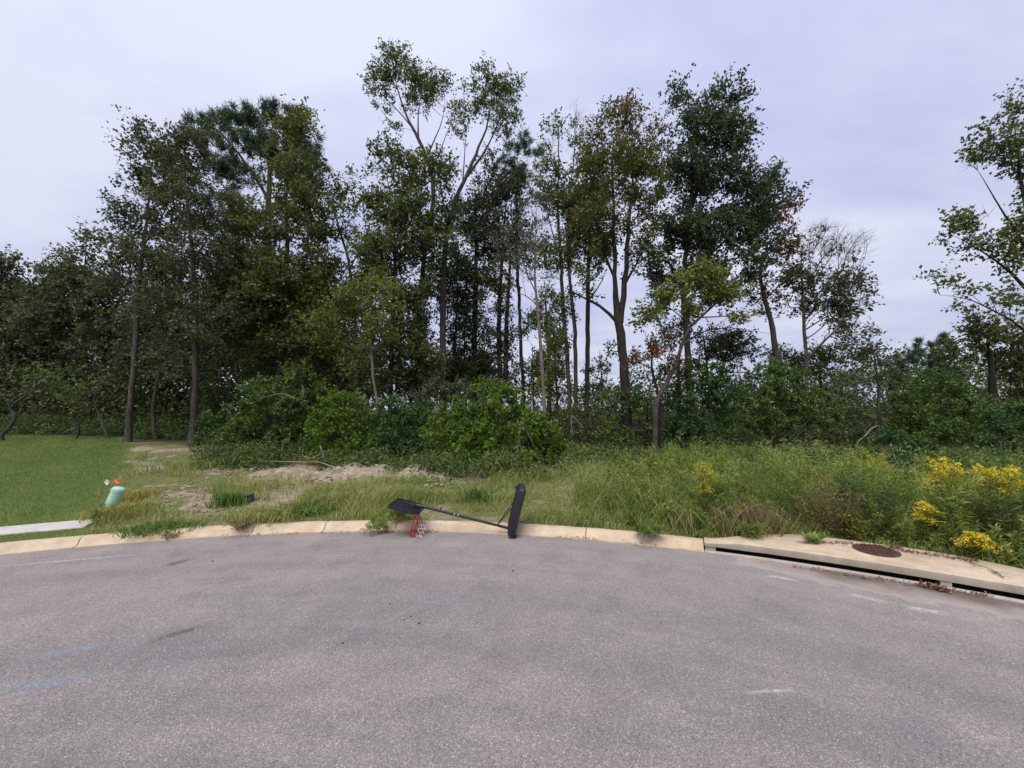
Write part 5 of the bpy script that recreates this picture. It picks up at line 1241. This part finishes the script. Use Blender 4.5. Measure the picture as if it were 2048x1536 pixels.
def weed(name, label, px, py, z, spread_, n, hgt_, mat, seed, per=160, cat='weed', fluff=0.3, lean=0.3, Lf=0.06, Wf=0.012, stem='stem'):
    g_ = rng(seed); q = gp(px, py, z); z0 = z
    r_ = spread_ * np.sqrt(g_.random(n)); an = g_.random(n) * 6.283
    P_ = np.stack([r_ * np.cos(an), r_ * np.sin(an), np.zeros(n)], 1)
    V_, F_, rr_, SV_, SQ_ = weed_plants(P_, hgt_ * (0.55 + 0.6 * g_.random(n)), g_, per, Lf, Wf, fluff, lean)
    root = thing(name, label, cat, (q[0], q[1], z0))
    link('stems', np_mesh('stems', SV_, SQ_), M[stem], root, kind='stuff')
    link('leaves', np_mesh('leaves', V_, F_, attrs={'rnd': rr_}), M[mat], root, kind='stuff')
    return root
weed('brown_weed', 'reddish brown withered weed amid the green ones above the drain', 1645, 1062, 0.15, 0.30, 16, 0.75, 'brownweed', 401, 150, stem='drystem')
weed('brown_weed', 'straw brown drooping weed left of the iron cover', 1690, 1070, 0.15, 0.22, 10, 0.45, 'brownweed', 402, 150, stem='drystem')
weed('feathery_weed', 'light green feathery weed left of the reddish brown one', 1585, 1052, 0.16, 0.26, 16, 1.05, 'lushgrass', 411, 190, Lf=0.05, Wf=0.008, fluff=0.22)
weed('feathery_weed', 'dark feathery weed behind the iron cover', 1735, 1066, 0.16, 0.26, 14, 0.95, 'shrubdark', 412, 190, Lf=0.06, Wf=0.010, fluff=0.24)
weed('tall_weed', 'upright narrow leaved weed below the full golden goldenrod', 1900, 1092, 0.16, 0.22, 18, 0.85, 'weed', 413, 120, Lf=0.10, Wf=0.014, fluff=0.14, lean=0.12)
weed('tall_weed', 'willowy grey green weed at the right edge below the largest goldenrod', 2010, 1108, 0.16, 0.28, 22, 0.80, 'fern', 414, 130, Lf=0.10, Wf=0.013, fluff=0.16, lean=0.16)
weed('leafy_weed', 'small leafy weed drooping over the slab right of the brown one', 1715, 1078, 0.15, 0.14, 9, 0.36, 'yellow', 415, 110, Lf=0.05, Wf=0.022, fluff=0.3)
weed('tall_weed', 'tall narrow weed just right of the lone pale goldenrod', 1448, 1046, 0.16, 0.16, 10, 0.95, 'weed', 416, 120, Lf=0.09, Wf=0.012, fluff=0.12, lean=0.14)
weed('weed', 'small bright green weed at the rear edge of the drain slab', 1625, 1088, 0.14, 0.07, 6, 0.16, 'weed', 403, 70, lean=0.7)
weed('weed', 'bright green low weed on the slab edge at the drain start', 1500, 1080, 0.13, 0.12, 9, 0.26, 'weed', 404, 90, lean=0.6)
weed('weed', 'sprawling green weed growing in the gutter under the backboard', 745, 1064, 0.012, 0.26, 14, 0.22, 'weed', 405, 90, lean=0.9, Lf=0.04)
weed('weed', 'dark green weed under the fallen backboard', 795, 1040, 0.13, 0.14, 10, 0.24, 'weed', 406, 90)
weed('weed', 'bright green weed with tiny white flowers at the kerb', 1300, 1072, 0.12, 0.16, 12, 0.16, 'lushgrass', 407, 80, lean=0.6)
weed('weed', 'small pale weed leaning over the pavement end', 190, 1043, 0.17, 0.05, 5, 0.22, 'fern', 408, 30, lean=0.5)
weed('dead_weed', 'heap of dried brown weed lying on the kerb', 487, 1060, 0.06, 0.10, 16, 0.20, 'drygrass', 409, 26, lean=1.1, stem='drystem')
weed('dead_weed', 'small dried weed in the gutter near the first kerb joint', 340, 1078, 0.012, 0.05, 7, 0.08, 'drygrass', 410, 16, lean=1.0, stem='drystem')

# goldenrod
def goldenrod(label, px, pyt, pyb, stems, seed, flower='gold', width=0.22, zb=0.16, plume=0.26):
    """top row pyt and foot row pyb in the photograph; the foot stands on the verge."""
    g_ = rng(seed); q = gp(px, pyb, zb); Yd = q[1]
    top = at(px, pyt, Yd); Ht = top[2] - zb
    root = thing('goldenrod', label, 'goldenrod', (q[0], q[1], zb))
    sm = MB(); FV, FF_, FR, fb = [], [], [], 0; LV, LF_, LR, lb_ = [], [], [], 0
    for s in range(stems):
        a_ = g_.random() * 6.283; sp = width * math.sqrt(g_.random())
        tp = np.array([sp * math.cos(a_) + 0.04 * g_.normal(), sp * math.sin(a_), Ht * (1.0 - 0.42 * g_.random() ** 1.5)])
        ft = np.array([0.25 * tp[0], 0.25 * tp[1], 0.0])
        line = smooth_line([ft, ft * 0.5 + tp * 0.5 - np.array([0.15 * tp[0], 0.15 * tp[1], 0]), tp], 0.12)
        sm.tube(line, np.linspace(0.006, 0.002, len(line)), 4)
        # leaves on the lower stem
        k = 46; t_ = g_.random(k) * 0.78 + 0.08
        C = np.stack([np.interp(t_, np.linspace(0, 1, len(line)), line[:, i]) for i in range(3)], 1)
        an = g_.random(k) * 6.283
        ax = norm(np.stack([np.cos(an), np.sin(an), 0.6 + 0 * an], 1)); sd_ = norm(np.cross(ax, np.array([0, 0, 1.0])))
        Ln = 0.085 * (0.6 + 0.7 * g_.random((k, 1)))
        LV.append(np.stack([C, C + ax * Ln * .5 + sd_ * .007, C + ax * Ln, C + ax * Ln * .5 - sd_ * .007], 1).reshape(-1, 3)); LF_.append(np.arange(k * 4).reshape(-1, 4) + lb_); lb_ += k * 4; LR.append(np.repeat(g_.random(k) * .8, 4))
        # arching plume branchlets with rows of florets
        for j in range(13):
            t0 = 1 - plume * (j / 13) * 1.2
            st = np.array([np.interp(t0, np.linspace(0, 1, len(line)), line[:, i]) for i in range(3)])
            an1 = g_.random() * 6.283; ll = (0.05 + 0.16 * (j / 13)) * (0.7 + 0.6 * g_.random())
            en = st + np.array([math.cos(an1) * ll, math.sin(an1) * ll, ll * 0.25])
            md = (st + en) / 2 + np.array([0, 0, ll * 0.28])
            br = smooth_line([st, md, en], 0.02)
            sm.tube(br, 0.0016, 3, False)
            kf = 18; tt = 0.15 + 0.85 * g_.random(kf)
            Cf = np.stack([np.interp(tt, np.linspace(0, 1, len(br)), br[:, i]) for i in range(3)], 1)
            V_, F_, r_ = leafset(Cf, 1, (0.005, 0.005, 0.005), 0.02, 0.013, g_, up=1.0)
            FV.append(V_); FF_.append(F_ + fb); fb += len(V_); FR.append(r_)
    sm.build('stems', M['stem'], root, kind='stuff')
    link('leaves', np_mesh('leaves', np.concatenate(LV), np.concatenate(LF_), attrs={'rnd': np.concatenate(LR)}), M['weed'], root, kind='stuff')
    link('flower_plumes', np_mesh('flower_plumes', np.concatenate(FV), np.concatenate(FF_), attrs={'rnd': np.concatenate(FR)}), M[flower], root, kind='stuff')
goldenrod('pale yellow goldenrod standing alone left of the others', 1412, 925, 1055, 8, 501, 'palegold', 0.12)
goldenrod('greenish yellow goldenrod at the back below the slim dying tree', 1752, 905, 1022, 9, 502, 'palegold', 0.22)
goldenrod('full golden yellow goldenrod above the drain slab', 1905, 918, 1072, 17, 503, 'gold', 0.22, plume=0.3)
goldenrod('largest goldenrod, deep yellow, near the right edge', 2005, 932, 1085, 22, 504, 'gold', 0.24, plume=0.34)
goldenrod('small goldenrod sprig low between the weeds', 1846, 998, 1090, 4, 505, 'gold', 0.07)
goldenrod('short goldenrod in flower just behind the slab edge', 1955, 1068, 1118, 6, 506, 'gold', 0.10, plume=0.6)

def stalk(name, label, cat, pts, mat, wpx, Yd):
    P = smooth_line([(*at(px, py, Yd + dy), w * Yd / FPX / 2) for px, py, dy, w in [(p[0], p[1], p[2] if len(p) > 2 else 0, wpx * (1 - 0.6 * i / (len(pts) - 1))) for i, p in enumerate(pts)]], 0.08)
    V_, Q_ = sweep(P[:, :3], P[:, 3], 5)
    o = link(name, np_mesh(name, V_ - P[0, :3], Q_, smooth=True), M[mat], label=label, category=cat)
    o.location = P[0, :3]
stalk('grass_stalk', 'pale jointed grass stalk leaning right above the iron cover', 'stalk', [(1804, 1058), (1812, 1030), (1820, 1008), (1836, 985)], 'stem', 2, 5.4)
stalk('grass_stalk', 'pale grass stalk arching left beside the jointed one', 'stalk', [(1812, 1042), (1795, 1024), (1775, 1008), (1758, 1002)], 'stem', 2, 5.5)

# ------------------------------------------------------------------ dead branches and sticks
def stick(label, lines, Yd, mat='deadwood', name='dead_branch', ground=False):
    base = None; Vs, Qs, b_ = [], [], 0
    for ln in lines:
        P = []
        for e in ln:
            p = gp(e[0], e[1], 0.0) if False else at(e[0], e[1], Yd + (e[3] if len(e) > 3 else 0))
            P.append((*p, e[2] * Yd / FPX / 2 * 0.62))
        if base is None:
            base = np.array(P[0][:3])
        P = smooth_line(P, 0.1)
        V_, Q_ = sweep(P[:, :3], P[:, 3], 6, 0.2, 3)
        Vs.append(V_ - base); Qs.append(Q_ + b_); b_ += len(V_)
    o = link(name, np_mesh(name, np.concatenate(Vs), np.concatenate(Qs), smooth=True), M[mat], label=label, category='branch')
    o.location = base
stick('forked pale dead branch hanging before the bright rounded bush', [[(1055, 924, 3), (1040, 890, 3), (1038, 855, 3), (1043, 842, 3)], [(1043, 842, 3), (1055, 865, 3), (1068, 892, 2)]], 11.6)
stick('broken pale twigs hanging at the foot of the twin trunk tree', [[(1146, 872, 3), (1143, 850, 3), (1142, 830, 3)], [(1142, 830, 3), (1155, 842, 3), (1166, 856, 2)]], 13.4)
stick('long pale stick lying along the top of the soil heap', [[(520, 922, 2, 0.5), (600, 924, 3, .2), (636, 924, 3), (660, 932, 4, -.3), (684, 942, 3, -.7)]], 11.0)
stick('white crooked dead branch by the slim dying tree', [[(1715, 905, 3), (1715, 885, 4), (1730, 872, 4), (1742, 858, 4), (1755, 851, 3)], [(1715, 895, 2), (1728, 905, 2), (1738, 910, 2)]], 12.0)
stick('short pale broken stump in the undergrowth left of the bright bushes', [[(647, 912, 7), (643, 900, 7), (640, 890, 5)]], 12.2)
stick('dead twigs sticking out of the tangled olive bush', [[(590, 798, 3), (570, 788, 3), (545, 790, 2), (520, 797, 2)], [(575, 790, 2), (560, 802, 2), (552, 812, 1.5)], [(604, 770, 2), (608, 780, 2), (606, 795, 2)]], 12.9)
stick('dark fallen branch propped under the yellow green bush', [[(1545, 900, 6), (1572, 885, 6), (1600, 858, 5), (1625, 832, 3)], [(1570, 888, 4), (1590, 887, 3), (1614, 890, 2)]], 12.6, 'bark')

# ------------------------------------------------------------------ the fallen basketball hoop
ca, sa = math.cos(math.radians(14)), math.sin(math.radians(14))
O = gp(1031, 1069, 0.0)
hoop = thing('basketball_hoop', 'black portable basketball hoop toppled face down across the kerb', 'basketball hoop', (O[0], O[1] + 0.0, 0.0))
Rm = Matrix(((0, -sa, -ca), (1, 0, 0), (0, -ca, sa)))        # columns: hoop width, hoop front, hoop up in world
def hp(x_, y_, z_):                            # hoop's own axes (x width, y front, z up the pole) into world offsets
    v = Rm @ Vector((x_, y_, z_)); return np.array([v.x, v.y, v.z + 0.07])
RM = np.array(Rm)
k_ = O[1] / FPX
Lb = 93 * k_                                   # base length, pole length and board size read off the photograph
def hbox(mb_, c, d_, bev=0.0):
    mb_.box(hp(*c), d_, RM, bev)
# base tank
m2 = MB(); hbox(m2, (0, 0.055 - Lb / 2, 0.062), (0.50, Lb, 0.124), 0.045); m2.build('base_tank', M['blackplastic'], hoop, smooth=True)
tank = hoop.children[0]
for sx in (-0.17, -0.06, 0.06, 0.17):
    m2 = MB(); hbox(m2, (sx, 0.055 - Lb / 2, 0.128), (0.035, Lb * 0.8, 0.012), 0.008); m2.build('rib', M['blackplastic'], tank)
m2 = MB(); m2.tube([hp(0.14, -Lb + 0.12, 0.12), hp(0.14, -Lb + 0.12, 0.155)], 0.022, 12); m2.build('filler_cap', M['blackplastic'], tank)
for sx in (-0.18, 0.18):
    m2 = MB()
    m2.tube([hp(sx - 0.018, 0.045, 0.0), hp(sx + 0.018, 0.045, 0.0)], 0.028, 14); m2.build('wheel', M['blackplastic'], hoop, smooth=True)
# pole in two sections
PL = 1.62
m2 = MB(); m2.tube([hp(0, 0, 0.10), hp(0, 0, 0.98)], 0.021, 16); m2.build('lower_pole', M['blackmetal'], hoop, smooth=True)
m2 = MB(); m2.tube([hp(0, 0, 0.94), hp(0, 0, PL)], 0.0225, 16); m2.build('upper_pole', M['blackmetal'], hoop, smooth=True)
for zz in (0.925, 0.985):
    m2 = MB(); m2.tube([hp(0, 0, zz), hp(0, 0, zz + 0.016)], 0.0245, 16); m2.build('worn_collar', M['worn'], hoop, smooth=True)
m2 = MB(); m2.tube([hp(0, -0.02, 1.22), hp(0, -0.045, 1.22)], 0.008, 8); m2.tube([hp(0, -0.045, 1.22), hp(0, -0.055, 1.22)], 0.014, 8); m2.build('adjusting_knob', M['blackmetal'], hoop)
# struts from pole to tank
for sx in (-0.14, 0.14):
    m2 = MB(); m2.tube([hp(0.025 * np.sign(sx), 0, 0.30), hp(sx, -0.40, 0.12)], 0.0075, 8); m2.build('strut', M['blackmetal'], hoop, smooth=True)
m2 = MB(); m2.tube([hp(-0.04, 0, 0.30), hp(0.04, 0, 0.30)], 0.007, 8); m2.build('strut_bolt', M['worn'], hoop)
# backboard: panel with a raised border on its back, clipped lower corners
bz0, bz1, bw, yb = 1.50, 1.98, 0.29, 0.055
out = [(-bw + 0.09, bz0), (bw - 0.09, bz0), (bw, bz0 + 0.10), (bw, bz1 - 0.03), (bw - 0.03, bz1), (-bw + 0.03, bz1), (-bw, bz1 - 0.03), (-bw, bz0 + 0.10)]
def plate(outline, y0, y1):
    n = len(outline)
    v = [hp(a_, y0, c) for a_, c in outline] + [hp(a_, y1, c) for a_, c in outline]
    f = [tuple(range(n))[::-1], tuple(range(n, 2 * n))] + [(i, (i + 1) % n, n + (i + 1) % n, n + i) for i in range(n)]
    return v, f
board = MB(); board.add(*plate(out, yb, yb + 0.022)); bo = board.build('backboard', M['blackplastic'], hoop)
m2 = MB()
cx_, cz_ = 0.0, (bz0 + bz1) / 2
inn = [(cx_ + (a_ - cx_) * 0.93, cz_ + (c - cz_) * 0.93) for a_, c in out]
n = len(out)
v = [hp(a_, yb - 0.012, c) for a_, c in out] + [hp(a_, yb - 0.012, c) for a_, c in inn] + [hp(a_, yb + 0.001, c) for a_, c in out] + [hp(a_, yb + 0.001, c) for a_, c in inn]
f = []
for i in range(n):
    j = (i + 1) % n
    f += [(i, j, n + j, n + i), (2 * n + i, 2 * n + j, j, i), (n + i, n + j, 3 * n + j, 3 * n + i)]
m2.add(v, f); m2.build('border', M['blackplastic'], bo)
m2 = MB(); hbox(m2, (0, yb - 0.03, bz0 + 0.07), (0.10, 0.055, 0.13)); m2.build('bracket', M['blackmetal'], hoop)
for sx in (-1, 1):
    m2 = MB(); m2.tube([hp(0.02 * sx, yb - 0.03, bz0 + 0.10), hp(0.10 * sx, yb - 0.02, bz0 + 0.30)], 0.011, 8); m2.build('brace_arm', M['blackmetal'], hoop, smooth=True)
    m2 = MB(); hbox(m2, (0.14 * sx, yb - 0.012, bz0 + 0.10), (0.03, 0.02, 0.11)); m2.build('stiffener', M['blackplastic'], hoop)
    m2 = MB(); m2.tube([hp(0.035 * sx, yb - 0.06, bz0 + 0.05), hp(0.035 * sx, yb - 0.072, bz0 + 0.05)], 0.009, 8); m2.build('bolt', M['worn'], hoop)
# rim standing on the road under the board, and its net
rr_ = 0.19; rz = bz0 + 0.06; ry = yb + 0.03 + rr_ + 0.03
m2 = MB(); an = np.linspace(0, 2 * math.pi, 41)
m2.tube([hp(rr_ * math.cos(t), ry + rr_ * math.sin(t), rz) for t in an], 0.0085, 8, False)
m2.tube([hp(-0.05, yb + 0.02, rz), hp(-0.10, yb + 0.10, rz)], 0.007, 6); m2.tube([hp(0.05, yb + 0.02, rz), hp(0.10, yb + 0.10, rz)], 0.007, 6)
rim = m2.build('rim', M['redmetal'], hoop, smooth=True)
m2 = MB(); hbox(m2, (0, yb + 0.03, rz - 0.01), (0.13, 0.02, 0.09)); m2.build('rim_bracket', M['redmetal'], hoop)
gN = rng(9)
def netpt(t, s):                               # the slack net: gathered towards the road by gravity
    r_ = rr_ * (1 - 0.35 * s)
    p = hp(r_ * math.cos(t), ry + r_ * math.sin(t), rz - 0.16 * s)
    p[2] = max(0.012, p[2] - 0.16 * s * (1 - 0.2 * s)); return p
mw = MB(); mr_ = MB()
K = 12; rows = 4
for i in range(K):
    for j in range(rows):
        for sgn in (-1, 1):
            t0 = (i + 0.5 * (j % 2)) * 2 * math.pi / K; t1 = t0 + sgn * math.pi / K
            tgt = mr_ if (j < 2 or i % 3 == 0) else mw
            tgt.tube([netpt(t0, j / rows), (netpt(t0, j / rows) + netpt(t1, (j + 1) / rows)) / 2 + gN.normal(size=3) * 0.006, netpt(t1, (j + 1) / rows)], 0.004, 4, False)
mw.build('net', M['net'], hoop, kind='stuff')
mr_.build('net_loops', M['netred'], hoop, kind='stuff')

# ------------------------------------------------------------------ utility things on the left
q = gp(219, 1016, 0.2); z0 = float(hz(q[0], q[1]))
ped = thing('utility_post', 'pale green round capped utility post leaning right beside the lawn', 'utility post', (q[0], q[1], z0))
tilt = math.radians(17)
RT = np.array(Matrix.Rotation(tilt, 3, 'Y') @ Matrix.Rotation(math.radians(-6), 3, 'X'))
hp_ = 0.40
m2 = MB(); m2.lathe([(0.100, -0.12), (0.098, 0.0), (0.094, hp_ - 0.06)], 32, R=RT); m2.build('body', M['pedestal'], ped, smooth=True)
m2 = MB(); m2.lathe([(0.099, hp_ - 0.075), (0.101, hp_ - 0.03), (0.096, hp_ - 0.008), (0.08, hp_ + 0.006), (0.045, hp_ + 0.016), (0.004, hp_ + 0.019)], 32, R=RT); m2.build('cap', M['pedestal'], ped, smooth=True)

def flag(label, px, py, mat, seed, pr):
    Yd = 7.1; p = at(px, py, Yd); zg = float(hz(p[0] - 0.05, p[1]))
    o = thing('marker_flag', label, 'marker flag', (p[0] - 0.05, p[1], zg), None)
    top = p - np.array([p[0] - 0.05, p[1], zg])
    mm = MB(); mm.tube([np.array([0, 0, -0.05]), top * 0.5 + np.array([0.004, 0, 0]), top + np.array([-0.045, 0, 0.045])], 0.0016, 5); mm.build('wire', M['worn'], o)
    # square of film held by its edge, blown into a slight curl, standing on a corner
    mm = MB(); nn = 6; sz = 0.075; vv = []; ff = []
    for side in (0, 1):
        for i in range(nn + 1):
            for j in range(nn + 1):
                a_ = (i / nn - 0.5) * sz; c_ = (j / nn - 0.5) * sz
                vv.append(top + np.array([(a_ + c_) * 0.72, 0.012 * math.sin(i / nn * 5 + seed) + side * 0.0012, (a_ - c_) * 0.72]))
    m1 = (nn + 1) ** 2
    for side in (0, 1):
        for i in range(nn):
            for j in range(nn):
                qd = [side * m1 + i * (nn + 1) + j, side * m1 + (i + 1) * (nn + 1) + j, side * m1 + (i + 1) * (nn + 1) + j + 1, side * m1 + i * (nn + 1) + j + 1]
                ff.append(tuple(qd if side == 0 else qd[::-1]))
    mm.add(vv, ff); fl = mm.build('flag', M[mat], o, smooth=True)
    if pr:
        mm = MB(); mm.box(top + np.array([0, -0.016, 0.002]), (0.018, 0.001, 0.016)); mm.box(top + np.array([0.003, -0.016, -0.014]), (0.014, 0.001, 0.006)); mm.build('print', M['flagprint'], fl)
flag('small white marker flag with dark print above the green post', 214, 964, 'flagwhite', 0, True)
flag('small orange marker flag above the green post', 231, 966, 'flagorange', 1.7, False)

q = gp(489, 1000, 0.2); z0 = float(hz(q[0], q[1]))
bx = thing('ground_box', 'small dark green utility box half sunk in the grass', 'utility box', (q[0], q[1], z0))
m2 = MB()
v = [(sx * w, sy * w * 0.7, z) for z, w in ((-0.05, 0.145), (0.12, 0.125)) for sx, sy in ((-1, -1), (1, -1), (1, 1), (-1, 1))]
m2.add(v, [(3, 2, 1, 0), (4, 5, 6, 7), (0, 1, 5, 4), (1, 2, 6, 5), (2, 3, 7, 6), (3, 0, 4, 7)]); m2.build('box_body', M['boxgreen'], bx)
m2 = MB(); m2.box((0, 0, 0.131), (0.27, 0.19, 0.024), None, 0.015); lid = m2.build('lid', M['boxgreen'], bx)
m2 = MB(); m2.box((0, 0, 0.145), (0.05, 0.02, 0.006)); m2.build('lift_slot', M['blackplastic'], lid)

# far grey wall glimpsed through the trees on the right
p = at(1790, 880, 30)
wl = thing('garden_wall', 'grey wall glimpsed far behind the slim dying tree', 'wall', (p[0], p[1], float(hz(p[0], p[1]))))
zt_w = at(1790, 871, 30)[2] - float(hz(p[0], p[1]))
for i in range(5):
    m2 = MB(); m2.box(((i - 2) * 1.30, 0, zt_w / 2), (1.26, 0.16, zt_w)); m2.build('panel', M['greywall'], wl)
for i in range(6):
    m2 = MB(); m2.box(((i - 2.5) * 1.30, -0.02, (zt_w + 0.06) / 2), (0.09, 0.22, zt_w + 0.06)); m2.build('post', M['greywall'], wl)

# ------------------------------------------------------------------ stones and litter on the road
for i, (px, py, rs, lb) in enumerate([(700, 1178, 0.010, 'dark pebble at the top left of the scattered pebbles'), (780, 1208, 0.012, 'dark pebble left of the faded blue dash'), (822, 1234, 0.013, 'dark pebble above the tight pair on the road'),
                                  (838, 1247, 0.016, 'largest dark pebble, right of the tight pair'), (808, 1240, 0.011, 'small dark pebble at the left of the tight pair'), (685, 1287, 0.013, 'lone dark pebble nearest the viewer, left of the others'),
                                  (425, 1123, 0.018, 'dark pebble right of the oil stain near the left kerb'), (1026, 1142, 0.02, 'flat dark pebble just below the upright hoop base')]):
    v_, f_ = rock_mesh(900 + i, rs * 0.7); q = gp(px, py)
    o = link('pebble', np_mesh('pebble', v_, None, f_), M['stone'], label=lb, category='stone', group='loose dark stones on the road')
    o.location = (q[0], q[1], 0.004)
g = rng(77)
VV, FF, RR, b = [], [], [], 0
def litter(px0, px1, py0, py1, n, z, L_=0.022):
    global b
    if z < 0.03: py0 += 3; py1 += 3; z = 0.018
    C = np.array([gp(a_, py0 + (py1 - py0) * (a_ - px0) / (px1 - px0) + g.normal() * 1.3, z) for a_ in g.uniform(px0, px1, n)])
    V_, F_, r_ = leafset(C, 2, (0.012, 0.012, 0.003), L_, L_ * 0.6, g, up=2.5)
    V_[:, 2] = np.maximum(V_[:, 2], z - 0.004)
    VV.append(V_); FF.append(F_ + b); RR.append(r_); b += len(V_)
litter(770, 880, 1060, 1059, 90, 0.022); litter(1110, 1195, 1070, 1075, 60, 0.024); litter(440, 600, 1069, 1063, 60, 0.022); litter(640, 780, 1061, 1060, 40, 0.022); litter(1580, 1990, 1128, 1190, 260, 0.02); litter(1195, 1400, 1075, 1095, 30, 0.022)
litter(1840, 1900, 1165, 1178, 60, 0.025, 0.05); litter(1712, 1800, 1089, 1096, 150, 0.172, 0.03); litter(1600, 1710, 1084, 1086, 90, 0.17, 0.025); litter(1800, 1960, 1100, 1122, 120, 0.172, 0.03)
link('leaf_litter', np_mesh('leaf_litter', np.concatenate(VV), np.concatenate(FF), attrs={'rnd': np.concatenate(RR)}), M['litter'], kind='stuff', label='brown leaf litter lying in the gutter', category='leaf litter')
# twig lying on the drain slab
P1 = [gp(1925, 1118, 0.172), gp(1955, 1130, 0.185), gp(1985, 1140, 0.175), gp(2008, 1156, 0.168)]
m2 = MB(); base = P1[0]
m2.tube(smooth_line([p_ - base for p_ in P1], 0.04), 0.004, 5)
g = rng(3)
for i in range(22):
    t = g.random(); pa = P1[0] * (1 - t) + P1[3] * t; dv_ = np.array([g.normal() * 0.05, -abs(g.normal()) * 0.05, 0.012 + 0.01 * g.random()])
    m2.tube([pa - base, pa - base + dv_ * 0.6, pa - base + dv_ + np.array([0, 0, -0.008])], 0.002, 3, False)
o = m2.build('fallen_twig', M['stem'], label='leafy fallen twig lying on the right end of the drain slab', category='twig')
o.location = base
